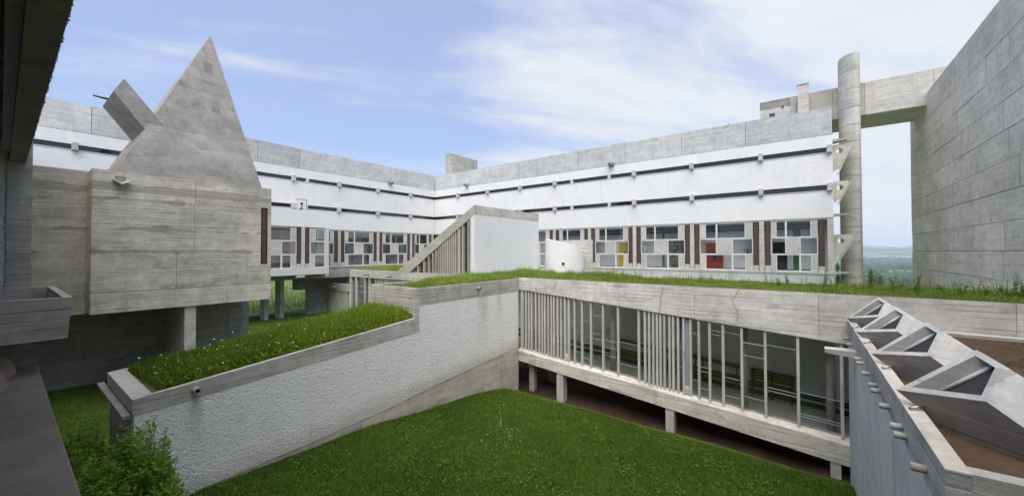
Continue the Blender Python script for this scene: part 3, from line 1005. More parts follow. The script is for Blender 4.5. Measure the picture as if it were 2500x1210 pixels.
MB().box((lx1 - 0.2, YLG + 0.26, lz0), (lx1 - 0.02, YL - 0.05, lgz)).build('loggia_side', 'glass', lw)
# beams and underside
MB().box((-20, YL - 1.0, -2.44), (XR, YL - 0.6, -2.02)).build('cross_beam', 'conc_dark', lw)
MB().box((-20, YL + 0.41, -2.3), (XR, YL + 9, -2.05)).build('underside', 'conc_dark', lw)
# piers below
for x0, x1, y0, y1 in ((ony(684, 720, 38).x, ony(694, 720, 38).x, 38, 39.1), (ony(645, 760, 38).x, ony(655.5, 760, 38).x, 38, 38.9), (10.3, 10.7, 38, 39.0), (5.3, 5.7, 38, 39.0)):
    MB().box((x0, y0, -6.4), (x1, y1, -2.31)).build('pier', 'conc', lw)
XB = 20.0                     # line of the low box under the wing
wx0 = ony(750, 720, 38.52).x
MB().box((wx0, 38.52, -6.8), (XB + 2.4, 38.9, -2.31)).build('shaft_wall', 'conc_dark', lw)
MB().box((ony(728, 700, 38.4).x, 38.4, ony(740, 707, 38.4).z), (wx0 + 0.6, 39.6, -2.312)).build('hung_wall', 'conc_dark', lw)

# furniture seen in the loggia
dk = thing('desk', 'brown desk with papers behind the loggia glass', 'desk', (13.6, 36.2, lz0))
MB().box((12.6, 36.0, lz0 + 0.72), (15.6, 36.7, lz0 + 0.77)).build('desk_top', 'wood', dk)
for x_, y_ in ((12.65, 36.05), (15.5, 36.05), (12.65, 36.6), (15.5, 36.6)):
    MB().box((x_, y_, lz0), (x_ + 0.06, y_ + 0.06, lz0 + 0.72)).build('leg', 'wood_dark', dk)


# ------------------------------------------------------------------ church
ch = thing('church', 'huge blank grey concrete church wall of staggered cast panels on the right', 'church', (32, YC, -6.2))
CHT = 10.25
CX1 = 41.0
MB().box((3.0, YC - 0.03, -7), (CX1, YC - 12, CHT - 0.01)).build('body', 'conc_joint', ch)
zc = [-7.0, -4.9, -3.7, -2.44, -1.22, 0.0, 1.2, 2.42, 3.62, 4.85, 6.05, 7.3, 8.55, CHT]
rc = random.Random(21)
for i in range(len(zc) - 1):
    x_ = 12.0 - rc.uniform(0, 2.5)
    while x_ < CX1 - 0.05:
        w_ = rc.choice((2.4, 3.4, 4.2, 5.0, 5.8))
        x2 = min(x_ + w_, CX1)
        if CX1 - x2 < 0.9:
            x2 = CX1
        gap = rc.choice((0.012, 0.016, 0.02, 0.05, 0.08))
        pr = rc.uniform(-0.012, 0.012)
        lo = 0.012 if i else 0
        MB().box((x_ + gap, YC - 0.025, zc[i] + lo), (x2 - (0 if x2 == CX1 else gap * 0.4), YC + 0.012 + pr, zc[i + 1] - 0.012)).build('wall_panel', 'conc_church', ch)
        x_ = x2
MB().box((CX1, YC - 0.05, -7), (CX1 + 0.02, YC - 12, CHT)).build('end_wall', 'conc_church', ch)

# ------------------------------------------------------------------ bridge block on the roof
bg_ = thing('roof_bridge', 'beige concrete bridge block from the white wing roof across to the church', 'bridge', (36.5, -2, ROOF - 0.25))
BB, BT = 9.45, 11.70
y1_ = 2.54
segs = [(2.54, 0.60, 'conc'), (0.60, 0.23, 'conc_sloped'), (0.23, -1.9, 'conc_sloped'), (-1.9, -3.6, 'conc_sloped'), (-3.6, -6.9, 'conc_light'), (-6.9, -10.5, 'conc_light')]
for i, (a, b, mt) in enumerate(segs):
    if i == 0:
        MB().box((36.0, b, 11.05), (40.0, a, BT)).build('wall_panel', 'conc_dark', bg_)
        w0, w1 = onx(1878, 278, 36).y, onx(1892, 277, 36).y
        wz = onx(1885, 277, 36).z
        mb = MB()
        mb.box((36.0, a, BB), (40.0, w0, 11.047)).box((36.0, w1, BB), (40.0, b, 11.047)).box((36.0, w0, wz + 0.01), (40, w1, 11.047)).box((36.25, w0, BB), (40, w1, wz))
        mb.build('wall_panel', 'conc_light', bg_)
        MB().box((36.20, w1 + 0.02, BB + 0.3), (36.24, w0 - 0.02, wz - 0.02)).build('window', 'glass_dark', bg_)
        c = onx(1911, 261, 36)
        MB().tube((35.9, c.y, c.z), (36.02, c.y, c.z), 0.07).build('vent', 'iron', bg_)
    else:
        MB().box((36.0, b + 0.008, BB), (40.0, a - 0.008, BT + random.uniform(-.01, .01))).build('wall_panel', mt, bg_)
a, b = onx(1947, 208, 35.7), onx(1974, 208, 35.7)
vt = MB().box((35.7, b.y, ROOF - 0.26), (35.99, a.y, a.z - 0.1)).build('vent_shaft', 'conc_light', bg_)
mb = MB()
mb.box((35.66, b.y - 0.03, a.z - 0.02), (36.5, a.y + 0.03, a.z + 0.06)).box((35.70, b.y, a.z - 0.1), (36.45, b.y + 0.12, a.z - 0.02)).box((35.70, a.y - 0.12, a.z - 0.1), (36.45, a.y, a.z - 0.02))
mb.build('cowl', 'conc_light', vt)

# ------------------------------------------------------------------ free-standing shaft with its brackets
sh = thing('chimney_shaft', 'free-standing rounded concrete shaft beside the end of the white wing', 'chimney', (35.2, -2.8, -6.2))
prof = []
cxx, cyy = 35.35, -2.72
for t in np.linspace(0, 2 * np.pi, 44, endpoint=False):
    c_, s_ = math.cos(t), math.sin(t)
    rx, ry = 0.95, 0.55
    x_ = math.copysign(abs(c_) ** 0.85, c_) * rx
    y_ = math.copysign(abs(s_) ** 0.85, s_) * ry
    prof.append((cxx + x_ + 0.28 * (y_ / ry), cyy + y_))
zs = [-6.4] + [onx(2104, py, 34.6).z for py in (677, 635, 593, 553, 509, 468, 427, 386, 343, 301, 259, 212, 167)] + [13.36]
for i in range(len(zs) - 1):
    n = len(prof)
    mb = MB()
    lo_, hi_ = zs[i] + 0.018, zs[i + 1] - 0.018
    base = len(mb.v)
    for z_ in (lo_, hi_):
        for x_, y_ in prof:
            mb.v.append((x_, y_, z_))
    for q in range(n):
        w_ = (q + 1) % n
        mb.f.append((q, w_, n + w_, n + q))
        mb.s.append(True)
    for z_ in (lo_, hi_):
        mb.poly([(x_, y_, z_) for x_, y_ in prof])
    mb.build('drum', 'conc_light', sh)
MB().prism([(cxx + (x_ - cxx) * 0.985, cyy + (y_ - cyy) * 0.985, -6.3) for x_, y_ in prof], (0, 0, 19.5)).build('core', 'conc_joint', sh)


def bracket_plate(ztop, zbot, ymax, hole):
    y0 = YEND - 0.002
    xk = XR + 0.35
    pts = [(y0, zbot + 0.05), (y0 - 0.22, zbot), (ymax, ztop - 0.05), (ymax + 0.08, ztop), (y0, ztop)]
    # plate with a round hole, drawn as a ring of quads
    hc = (y0 - 0.37, ztop - 0.42)
    hr = hole
    n = 24
    outer = []
    for q in range(n):
        t = 2 * math.pi * q / n
        dx, dz = math.cos(t), math.sin(t)
        best = 9.0
        for a, b in zip(pts, pts[1:] + pts[:1]):
            ex, ez = b[0] - a[0], b[1] - a[1]
            det = dx * (-ez) - dz * (-ex)
            if abs(det) < 1e-9:
                continue
            rx, rz = a[0] - hc[0], a[1] - hc[1]
            tt = (rx * (-ez) - rz * (-ex)) / det
            uu = (dx * rz - dz * rx) / det
            if tt > 0 and -1e-6 <= uu <= 1 + 1e-6:
                best = min(best, tt)
        outer.append((hc[0] + dx * best, hc[1] + dz * best))
    inner = [(hc[0] + hr * math.cos(2 * math.pi * q / n), hc[1] + hr * math.sin(2 * math.pi * q / n)) for q in range(n)]
    mb = MB()
    for q in range(n):
        w = (q + 1) % n
        P4 = [outer[q], outer[w], inner[w], inner[q]]
        mb.hexa([(xk, p[0], p[1]) for p in P4] + [(xk + 0.16, p[0], p[1]) for p in P4])
    o = mb.build('bracket', 'conc_light', sh)
    d_ = Vector((0, ymax - (y0 - 0.22), ztop - 0.05 - zbot)).normalized()
    nrm = Vector((0, -d_.z, d_.y)) * (-1)
    a = Vector((xk - 0.16, y0 - 0.24, zbot - 0.03))
    b = Vector((xk - 0.16, ymax - 0.02, ztop - 0.02))
    up = Vector((0, d_.z, -d_.y)).normalized() * 0.07
    if up.z > 0:
        up = -up
    MB().hexa([a, b, b + up, a + up] + [p + Vector((0.5, 0, 0)) for p in (a, b, b + up, a + up)]).build('strut', 'conc_light', o)


for zt_, zb_, ym in ((7.05, 5.25, -2.62), (4.62, 3.28, -2.55), (1.10, -0.42, -2.78)):
    bracket_plate(zt_, zb_ - 0.1, ym, 0.17)
for z_ in (7.35, 2.42, -1.42):
    MB().hexa([(XR + 0.1, YEND, z_ - 0.12), (XR + 0.9, YEND, z_ - 0.12), (XR + 0.8, -2.45, z_ - 0.03), (XR + 0.3, -2.45, z_ - 0.03),
               (XR + 0.1, YEND, z_ + 0.05), (XR + 0.9, YEND, z_ + 0.05), (XR + 0.8, -2.45, z_ + 0.05), (XR + 0.3, -2.45, z_ + 0.05)]).build('tie_slab', 'conc', sh)

# ------------------------------------------------------------------ oratory with pyramid
ora = thing('oratory', 'board-marked concrete oratory box on piers under a tall pointed pyramid', 'chapel', (4.8, 22.5, -5.5))
OX0, OX1, OY0, OY1 = 1.93, 7.68, 20.0, 26.0
OZ0, OZ1 = -2.185, 2.98
MB().box((OX0 + 0.04, OY0 + 0.04, OZ0), (OX1 - 0.04, OY1, OZ1 - 0.02)).build('body', 'conc_joint', ora)
rows_z = [OZ0, ony(300, 711, OY0).z, ony(300, 613, OY0).z, ony(300, 548, OY0).z, ony(300, 485, OY0).z, OZ1]
vj = [[ony(554, 720, OY0).x], [ony(431, 660, OY0).x, ony(603, 660, OY0).x], [ony(475, 580, OY0).x], [ony(475, 520, OY0).x], [ony(477, 450, OY0).x]]
slit = (ony(637, 575, OY0).x, ony(653, 575, OY0).x, -0.55, 2.06)
for i in range(5):
    xs = [OX0] + vj[i] + [OX1]
    for a, b in zip(xs[:-1], xs[1:]):
        g_ = 0.005
        z0, z1 = rows_z[i] + (0 if i == 0 else 0.007), rows_z[i + 1] - (0 if i == 4 else 0.007)
        pr = random.uniform(-0.008, 0.008)
        a_, b_ = a + (0 if a == OX0 else g_), b - (0 if b == OX1 else g_)
        yf = OY0 + pr
        if b == OX1 and z0 < slit[3] and z1 > slit[2]:
            mb = MB()
            mb.box((a_, yf, z0), (slit[0], OY0 + 0.06, z1)).box((slit[1], yf, z0), (b_, OY0 + 0.06, z1))
            if z1 > slit[3]:
                mb.box((slit[0], yf, slit[3]), (slit[1], OY0 + 0.06, z1))
            if z0 < slit[2]:
                mb.box((slit[0], yf, z0), (slit[1], OY0 + 0.06, slit[2]))
            mb.build('wall_panel', 'conc_orat', ora)
        else:
            MB().box((a_, yf, z0), (b_, OY0 + 0.039, z1)).build('wall_panel', 'conc_orat', ora)
MB().box((OX0, OY0 + 0.062, OZ0), (OX0 + 0.039, OY1, OZ1)).build('side_wall', 'conc_orat', ora)
MB().box((OX1 - 0.039, OY0 + 0.062, OZ0), (OX1, OY1, OZ1)).build('side_wall', 'conc_orat', ora)
mb = MB()
x0, x1, z0, z1 = slit
mb.box((x0, OY0 + 0.0, z0), (x0 + 0.05, OY0 + 0.05, z1)).box((x1 - 0.05, OY0 + 0.0, z0), (x1, OY0 + 0.05, z1))
mb.box((x0 + 0.05, OY0, z0), (x1 - 0.05, OY0 + 0.05, z0 + 0.05)).box((x0 + 0.05, OY0, z1 - 0.05), (x1 - 0.05, OY0 + 0.05, z1))
w = mb.build('slit_window', 'shutter_edge', ora)
MB().box((x0 + 0.05, OY0 + 0.022, z0 + 0.05), (x1 - 0.05, OY0 + 0.036, z1 - 0.05)).build('pane', 'shutter', w)
# water spout of the oratory
c = ony(293, 440, OY0)
mb = MB()
mb.hexa([(c.x - 0.20, OY0 + 0.02, c.z - 0.02), (c.x + 0.02, OY0 + 0.02, c.z - 0.14), (c.x + 0.02, OY0 - 0.3, c.z - 0.19), (c.x - 0.2, OY0 - 0.3, c.z - 0.05),
         (c.x - 0.20, OY0 + 0.02, c.z + 0.02), (c.x + 0.02, OY0 + 0.02, c.z - 0.09), (c.x + 0.02, OY0 - 0.3, c.z - 0.14), (c.x - 0.2, OY0 - 0.3, c.z - 0.0)])
mb.hexa([(c.x + 0.02, OY0 + 0.02, c.z - 0.14), (c.x + 0.22, OY0 + 0.02, c.z - 0.02), (c.x + 0.22, OY0 - 0.3, c.z - 0.07), (c.x + 0.02, OY0 - 0.3, c.z - 0.19),
         (c.x + 0.02, OY0 + 0.02, c.z - 0.09), (c.x + 0.22, OY0 + 0.02, c.z + 0.03), (c.x + 0.22, OY0 - 0.3, c.z - 0.02), (c.x + 0.02, OY0 - 0.3, c.z - 0.14)])
so = mb.build('water_spout', 'conc_light', ora)
MB().box((c.x - 0.13, OY0 - 0.02, c.z - 0.04), (c.x + 0.15, OY0 + 0.03, c.z + 0.16)).build('outlet', 'conc_dark', so)
# pyramid
apx = Vector((5.94, 22.5, 10.36))
bl, brt, bk1, bk0 = Vector((2.52, 20.1, OZ1)), Vector((7.32, 20.1, OZ1)), Vector((7.2, 25.6, OZ1)), Vector((2.55, 25.6, OZ1))
mb = MB()
vs = [bl, brt, bk1, bk0, apx]
mb.v += [tuple(q) for q in vs]
mb.f += [(0, 1, 4), (1, 2, 4), (2, 3, 4), (3, 0, 4), (0, 3, 2, 1)]
mb.s += [False] * 5
pyr = mb.build('pyramid', 'conc_pyr', ora)
for px, py, w_, h_ in ((508, 165, .16, .30), (480, 249, .13, .17), (527, 262, .15, .30)):
    # pale patches let into the front slope
    n_ = (brt - bl).cross(apx - bl).normalized()
    dd = ray(px, py)
    t = (bl.dot(n_)) / dd.dot(n_)
    c = dd * t
    ux = Vector((1, 0, 0))
    uz = n_.cross(ux).normalized()
    if uz.z < 0:
        uz = -uz
    off = -n_ if n_.y > 0 else n_
    q4 = [c - ux * w_ - uz * h_, c + ux * w_ - uz * h_, c + ux * w_ + uz * h_, c - ux * w_ + uz * h_]
    MB().prism([p + off * 0.006 for p in q4], -off * 0.05).build('wall_patch', 'conc_dark2', pyr)
# oblique light prism through the pyramid flank
y0, y1 = 20.8, 23.4
A, B, C_, D_ = (ony(px, py, y0) for px, py in ((303, 192), (375, 277), (350, 315), (277, 222)))
dirv = (B - A).normalized()
B2, C2 = B + dirv * 1.2, C_ + dirv * 1.2
mb = MB()
mb.hexa([A, B2, C2, D_] + [p + Vector((0, y1 - y0, 0)) for p in (A, B2, C2, D_)])
mb.build('light_prism', 'conc_pyr', pyr)
c = ony(252, 240, 22.6)
MB().tube(c + Vector((0.25, 0, 0)), c + Vector((-0.28, 0, 0.03)), 0.05, 0.03, n=6).build('spout', 'iron', pyr)
# lower parts
MB().box((-2.0, 21.5, -2.3), (OX0 + 0.039, 25.9, ony(150, 407, 21.5).z - 0.05)).build('side_block', 'conc_orat', ora)
MB().box((-2.0, 23.2, -6.2), (OX1 + 0.2, 23.6, OZ0 - 0.002)).build('foot_wall', 'conc_dark', ora)
MB().box((4.55, 20.1, -6.2), (4.92, 23.198, OZ0 - 0.002)).build('pier', 'conc_light', ora)
MB().box((4.9, 24.0, -6.2), (5.3, 25.9, OZ0 - 0.002)).build('pier', 'conc', ora)

# ------------------------------------------------------------------ low passage with the stepped roof garden
pa = thing('covered_passage', 'white stucco passage with stepped planted roof crossing the lawn', 'passage', (8, 11.5, -5.2))
PX0, PX1, PXs, PY1 = 1.55, XG, 8.38, 12.95
zA0, zA1 = -2.79, -2.16          # top of the low parapet at its two ends
zU = -1.21                       # top of the upper parapet
zsl0, zsl1 = -3.10, -2.62        # underside of the low concrete band
zup = -1.75                      # underside of the upper concrete band

# stucco wall (front)
zb = lambda x: np.interp(x, [1.5, 2.5, 4.3, 7.06, 9.42, 13.95], [-5.0, -4.97, -4.93, -4.80, -4.57, -4.24])
MB().prism([(PX0 + 0.02, YW, -5.3), (2.5, YW, -5.3), (2.5, YW, zb(2.5)), (4.3, YW, zb(4.3)), (7.06, YW, zb(7.06)), (9.42, YW, zb(9.42)), (PX1 - 0.03, YW, zb(13.95)),
            (PX1 - 0.03, YW, zup), (PXs, YW, zup), (PXs, YW, zsl1), (PX0 + 0.02, YW, zsl0)], (0, 0.25, 0)).build('stucco_wall', 'rough_wall', pa)
MB().prism([(2.5, YW + 0.012, -6.4), (PX1, YW + 0.012, -6.4), (PX1, YW + 0.012, zb(13.95)), (9.42, YW + 0.012, zb(9.42)), (7.06, YW + 0.012, zb(7.06)), (4.3, YW + 0.012, zb(4.3)), (2.5, YW + 0.012, zb(2.5))], (0, 0.25, 0)).build('foundation', 'conc_base', pa)
# concrete bands
tk = 0.10
MB().prism([(PX0, YW - 0.012, zsl0), (PXs + 0.0, YW - 0.012, zsl1), (PXs, YW - 0.012, zA1), (PX0, YW - 0.012, zA0)], (0, tk + 0.012, 0)).build('low_parapet', 'conc', pa)
MB().box((PXs - 0.18, YW - 0.014, zsl1 + 0.002), (PXs, YW + tk + 0.002, zU - 0.002)).build('step_pier', 'conc', pa)
MB().box((PXs + 0.002, YW - 0.012, zup), (PX1 + 0.02, YW + tk, zU)).build('upper_parapet', 'conc', pa)
MB().prism([(PX0, PY1 - tk, zsl0), (PXs, PY1 - tk, zsl1), (PXs, PY1 - tk, zA1), (PX0, PY1 - tk, zA0)], (0, tk, 0)).build('low_parapet', 'conc_light', pa)
MB().prism([(PXs + 0.002, PY1 - tk, zup - 0.2), (PX1 - 0.05, PY1 - tk, zup - 0.2), (PX1 - 0.05, PY1 - tk, zU), (PXs + 0.002, PY1 - tk, zU)], (0, tk, 0)).build('upper_parapet', 'conc_light', pa)
# face of the step, with its board joints
for i in range(4):
    z0, z1 = lerp(-2.62, zU, i / 4) + 0.006, lerp(-2.62, zU, (i + 1) / 4) - 0.004
    MB().box((PXs - 0.03 + random.uniform(-.008, .008), YW + tk + 0.004, z0), (PXs + 0.06, PY1 + 0.01, z1)).build('step_panel', 'conc_light', pa)
# end wall with ledge
MB().box((PX0 - 0.01, YW - 0.01, zA0 - 0.26), (PX0 + 0.30, PY1, zA0 + 0.004)).build('end_parapet', 'conc', pa)
MB().box((PX0 - 0.13, YW + 0.06, zA0 - 0.36), (PX0 - 0.012, PY1 + 0.45, zA0 - 0.30)).build('ledge', 'conc_dark', pa)
MB().box((PX0 + 0.04, YW + 0.26, -5.6), (PX0 + 0.25, PY1, zA0 - 0.27)).build('end_wall', 'conc_dark', pa)
MB().box((PX0 + 0.26, PY1 - 0.25, -6.2), (PX1, PY1 - 0.12, -2.95)).build('rear_wall', 'white', pa)
# soil beds
MB().prism([(PX0 + 0.29, YW + tk, zA0 - 0.02), (PXs - 0.02, YW + tk, zA1 - 0.07), (PXs - 0.02, YW + tk, zsl1), (PX0 + 0.29, YW + tk, zsl0)], (0, PY1 - YW - 2 * tk, 0)).build('roof_bed', 'turf', pa)
MB().box((PXs + 0.06, YW + tk, zup), (PX1 + 0.3, PY1 - tk, zU - 0.05)).build('roof_bed', 'turf', pa)
# outlets
for px, py, L_ in ((475, 949, 0.22), (1166, 703, 0.16)):
    c = ony(px, py, YW)
    n = 14
    mb = MB()
    r0, r1 = 0.062, 0.045
    ring = [[(c.x + r * math.cos(t), y_, c.z + r * math.sin(t)) for t in np.linspace(0, 2 * np.pi, n, endpoint=False)] for r, y_ in ((r0, YW + 0.02), (r0, YW - L_), (r1, YW - L_), (r1, YW - 0.02))]
    for k_ in range(3):
        for q in range(n):
            mb.poly([ring[k_][q], ring[k_][(q + 1) % n], ring[k_ + 1][(q + 1) % n], ring[k_ + 1][q]], True)
    mb.poly(ring[3])
    mb.build('outlet_pipe', 'conc_dark', pa)

# ------------------------------------------------------------------ glazed gallery
ga = thing('gallery', 'sloping glazed concrete gallery on short piers with uneven vertical mullions', 'gallery', (15.7, 4, -6.2))
GY1, GY0 = YW - 0.0, -6.55
gzt = lambda y: -1.18 + 0.004 * (y - 3)
gwt = lambda y: np.interp(y, [-6.6, -0.95, 10.15], [-3.0, -2.56, -1.68])
gwb = lambda y: np.interp(y, [-6.6, -0.9, 10.15], [-5.62, -5.16, -4.27])
gub = lambda y: np.interp(y, [-6.6, -0.9, 10.15], [-6.4, -5.87, -4.84])
# fascia panels of the roof beam
ys = [GY0, -3.9, -0.35, 2.9, 6.0, 8.2, GY1]
MB().prism([(XG + 0.04, GY0, gwt(GY0) + 0.01), (XG + 0.04, GY1, gwt(GY1) + 0.01), (XG + 0.04, GY1, gzt(GY1) - 0.02), (XG + 0.04, GY0, gzt(GY0) - 0.02)], (0.22, 0, 0)).build('roof_beam', 'conc_joint', ga)
for a, b in zip(ys[:-1], ys[1:]):
    a_, b_ = a + 0.004, b - 0.004
    pr = random.uniform(-0.006, 0.004)
    MB().prism([(XG + pr, a_, gwt(a_)), (XG + pr, b_, gwt(b_)), (XG + pr, b_, gzt(b_)), (XG + pr, a_, gzt(a_))], (0.04 - pr - 0.001, 0, 0)).build('beam_panel', 'conc_gallery', ga)
# sill beam with a chamfered top
mb = MB()
ys2 = [GY0, -0.9, GY1 - 0.005]
for a, b in zip(ys2[:-1], ys2[1:]):
    pro = lambda y: [(XG - 0.02, y, gub(y)), (XG - 0.02, y, gwb(y) - 0.14), (XG + 0.10, y, gwb(y)), (XG + 0.34, y, gwb(y)), (XG + 0.34, y, gub(y))]
    p0, p1 = pro(a), pro(b)
    n = 5
    i = len(mb.v)
    mb.v += p0 + p1
    for q in range(n):
        w = (q + 1) % n
        mb.f.append((i + q, i + w, i + n + w, i + n + q))
        mb.s.append(False)
    mb.f += [tuple(range(i, i + n)), tuple(range(i + n, i + 2 * n))]
    mb.s += [False, False]
mb.build('sill_beam', 'conc_sill', ga)
# mullions
mpx = [1273.5, 1277, 1284.5, 1291.5, 1298, 1308.2, 1316.8, 1324, 1330.3, 1338.6, 1346.3, 1352.5, 1361.5, 1370, 1379.2, 1389.2, 1403, 1421, 1442.9, 1472.5, 1509.3, 1559.7,
       1575, 1585, 1595, 1604.3, 1612.8, 1622.3, 1634.7, 1643.8, 1655.6, 1669, 1686.5, 1706.5, 1732.7, 1765.5, 1811, 1868.4, 1948, 2054.5]
my = [onx(p, 880, XG + 0.06).y for p in mpx]
for y_ in my:
    mb = MB()
    hw = 0.036
    mb.hexa([(XG + 0.05, y_ - hw, gwb(y_) - 0.05), (XG + 0.05, y_ + hw, gwb(y_) - 0.05), (XG + 0.15, y_ + hw, gwb(y_) + 0.001), (XG + 0.15, y_ - hw, gwb(y_) + 0.001),
             (XG + 0.05, y_ - hw, gwt(y_) - 0.001), (XG + 0.05, y_ + hw, gwt(y_) - 0.001), (XG + 0.15, y_ + hw, gwt(y_) - 0.001), (XG + 0.15, y_ - hw, gwt(y_) - 0.001)])
    mb.build('mullion', 'conc_pillar', ga)
rg = random.Random(4)
gaps = list(zip(my[:-1], my[1:]))
for i, (a, b) in enumerate(gaps):
    hi, lo = a - 0.037, b + 0.037
    ym = (a + b) / 2
    if i in (14, 31):            # closed grey ventilation panel
        sp = MB()
        sp.hexa([(XG + 0.14, lo, gwb(lo) + 0.24), (XG + 0.14, hi, gwb(hi) + 0.24), (XG + 0.20, hi, gwb(hi) + 0.24), (XG + 0.20, lo, gwb(lo) + 0.24),
                 (XG + 0.14, lo, gwt(lo) - 0.004), (XG + 0.14, hi, gwt(hi) - 0.004), (XG + 0.20, hi, gwt(hi) - 0.004), (XG + 0.20, lo, gwt(lo) - 0.004)])
        sp.build('ventilation_panel', M['blue_panel'], ga)
        MB().hexa([(XG + 0.06, lo, gwb(lo) + 0.002), (XG + 0.06, hi, gwb(hi) + 0.002), (XG + 0.22, hi, gwb(hi) + 0.002), (XG + 0.22, lo, gwb(lo) + 0.002),
                   (XG + 0.06, lo, gwb(lo) + 0.238), (XG + 0.06, hi, gwb(hi) + 0.238), (XG + 0.22, hi, gwb(hi) + 0.238), (XG + 0.22, lo, gwb(lo) + 0.238)]).build('panel_foot', 'conc_sill', ga)
        continue
    if hi - lo < 0.02:
        continue
    cutz = sorted(rg.uniform(0.10, 0.92) for _ in range(rg.choice((2, 3, 3, 4)) if hi - lo > 0.2 else 2))
    lv = [0.0] + cutz + [1.0]
    for t0, t1 in zip(lv[:-1], lv[1:]):
        f0 = lambda y, t: lerp(gwb(y) + 0.002, gwt(y) - 0.004, t)
        MB().hexa([(XG + 0.115, lo, f0(lo, t0)), (XG + 0.115, hi, f0(hi, t0)), (XG + 0.123, hi, f0(hi, t0)), (XG + 0.123, lo, f0(lo, t0)),
                   (XG + 0.115, lo, f0(lo, t1) - 0.008), (XG + 0.115, hi, f0(hi, t1) - 0.008), (XG + 0.123, hi, f0(hi, t1) - 0.008), (XG + 0.123, lo, f0(lo, t1) - 0.008)]).build('pane', 'glass', ga)
    for t in cutz:
        mb = MB()
        z_ = lerp(gwb(ym), gwt(ym), t)
        dz = (gwb(hi) - gwb(lo)) / 2 * 0.9
        mb.hexa([(XG + 0.108, lo, z_ - dz - 0.006), (XG + 0.108, hi, z_ + dz - 0.006), (XG + 0.130, hi, z_ + dz - 0.006), (XG + 0.130, lo, z_ - dz - 0.006),
                 (XG + 0.108, lo, z_ - dz + 0.006), (XG + 0.108, hi, z_ + dz + 0.006), (XG + 0.130, hi, z_ + dz + 0.006), (XG + 0.130, lo, z_ - dz + 0.006)])
        mb.build('glazing_bar', M['bar'], ga)
# floor, inner wall, roof
gfl = lambda y: gwb(y) - 0.30
XI = 17.25
Q = lambda y0, y1, x0, x1, za, zb_: [(x0, y0, za(y0)), (x0, y1, za(y1)), (x1, y1, za(y1)), (x1, y0, za(y0)), (x0, y0, zb_(y0)), (x0, y1, zb_(y1)), (x1, y1, zb_(y1)), (x1, y0, zb_(y0))]
MB().hexa(Q(GY0, 13.0, XG + 0.345, XI + 0.3, lambda y: gfl(y) - 0.22, gfl)).build('floor_slab', 'floor_grey', ga)
MB().hexa(Q(GY0, 13.0, XI, XI + 0.2, lambda y: gfl(y) + 0.001, lambda y: -1.47)).build('inner_wall', 'inner_white', ga)
MB().hexa(Q(GY0, 13.0, XI - 0.03, XI - 0.001, lambda y: gfl(y) + 0.001, lambda y: gfl(y) + 0.16)).build('skirting', 'pipe', ga)
for k_, dz in enumerate((0.30, 0.40)):
    MB().tube((XI - 0.07, GY0 + 0.1, gfl(GY0) + dz), (XI - 0.07, 12.8, gfl(12.8) + dz), 0.035, n=8).build('heating_pipe', 'pipe', ga)
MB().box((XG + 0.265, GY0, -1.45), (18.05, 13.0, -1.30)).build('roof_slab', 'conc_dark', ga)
MB().box((XG + 0.27, GY0 + 0.01, -1.465), (XI - 0.005, 12.9, -1.452)).build('ceiling', 'inner_white', ga)
MB().box((XG + 0.262, GY0, -1.299), (18.0, YW + 0.1, -1.235)).build('roof_bed', 'turf', ga)
MB().box((XG + 0.262, YW + 0.12, -1.299), (18.0, 13.0, -1.235)).build('roof_bed', 'turf', ga)
MB().box((18.051, GY0, -1.5), (18.2, 13.0, -1.20)).build('roof_kerb', 'conc_light', ga)
MB().box((XG + 0.02, YW + 0.1, -1.40), (XG + 0.25, 13, -1.22)).build('roof_kerb', 'conc_light', ga)
# round columns within
for px in (1497, 1660, 1816, 2027):
    c = onx(px, 880, 15.0)
    MB().tube((15.0, c.y, gfl(c.y) - 0.01), (15.0, c.y, -1.466), 0.115, n=18).build('column', 'conc_light', ga)
# piers underneath
for px0, px1 in ((1359, 1375), (1624.5, 1645), (2025, 2051)):
    a, b = onx(px0, 960, XG + 0.01).y, onx(px1, 960, XG + 0.01).y
    MB().box((XG + 0.01, b, -6.6), (XG + 0.33, a, gub(b) + 0.005)).build('pier', 'conc_pillar', ga)
    MB().box((17.3, b + 0.1, -6.6), (17.6, a + 0.1, gub(a) - 0.0)).build('pier', 'conc_dark', ga)
MB().box((XG + 0.36, 9.6, -6.4), (XG + 0.6, 9.85, -4.85)).build('pier', 'conc', ga)
MB().box((15.6, 9.3, -6.4), (15.95, 9.6, -4.85)).build('pier', 'conc', ga)
# cable tubes: thin stains on the fascia, built as fine geometry
for px0, py0, px1, py1, amp in ((1620, 700, 1607, 762, 0.03), (1806.5, 703, 1787, 782, 0.13), (1357, 690, 1350, 712, 0.01)):
    a, b = onx(px0, py0, XG - 0.012), onx(px1, py1, XG - 0.012)
    mb = MB()
    n = 12
    pts = [a.lerp(b, q / n) + Vector((0, amp * math.sin(q / n * math.pi * 1.7) * (1 if q / n > 0.3 else 0.6), 0)) for q in range(n + 1)]
    for q in range(n):
        mb.tube(pts[q], pts[q + 1], 0.006, n=5, cap=False)
    mb.build('stain_line', 'conc_dark2', ga)

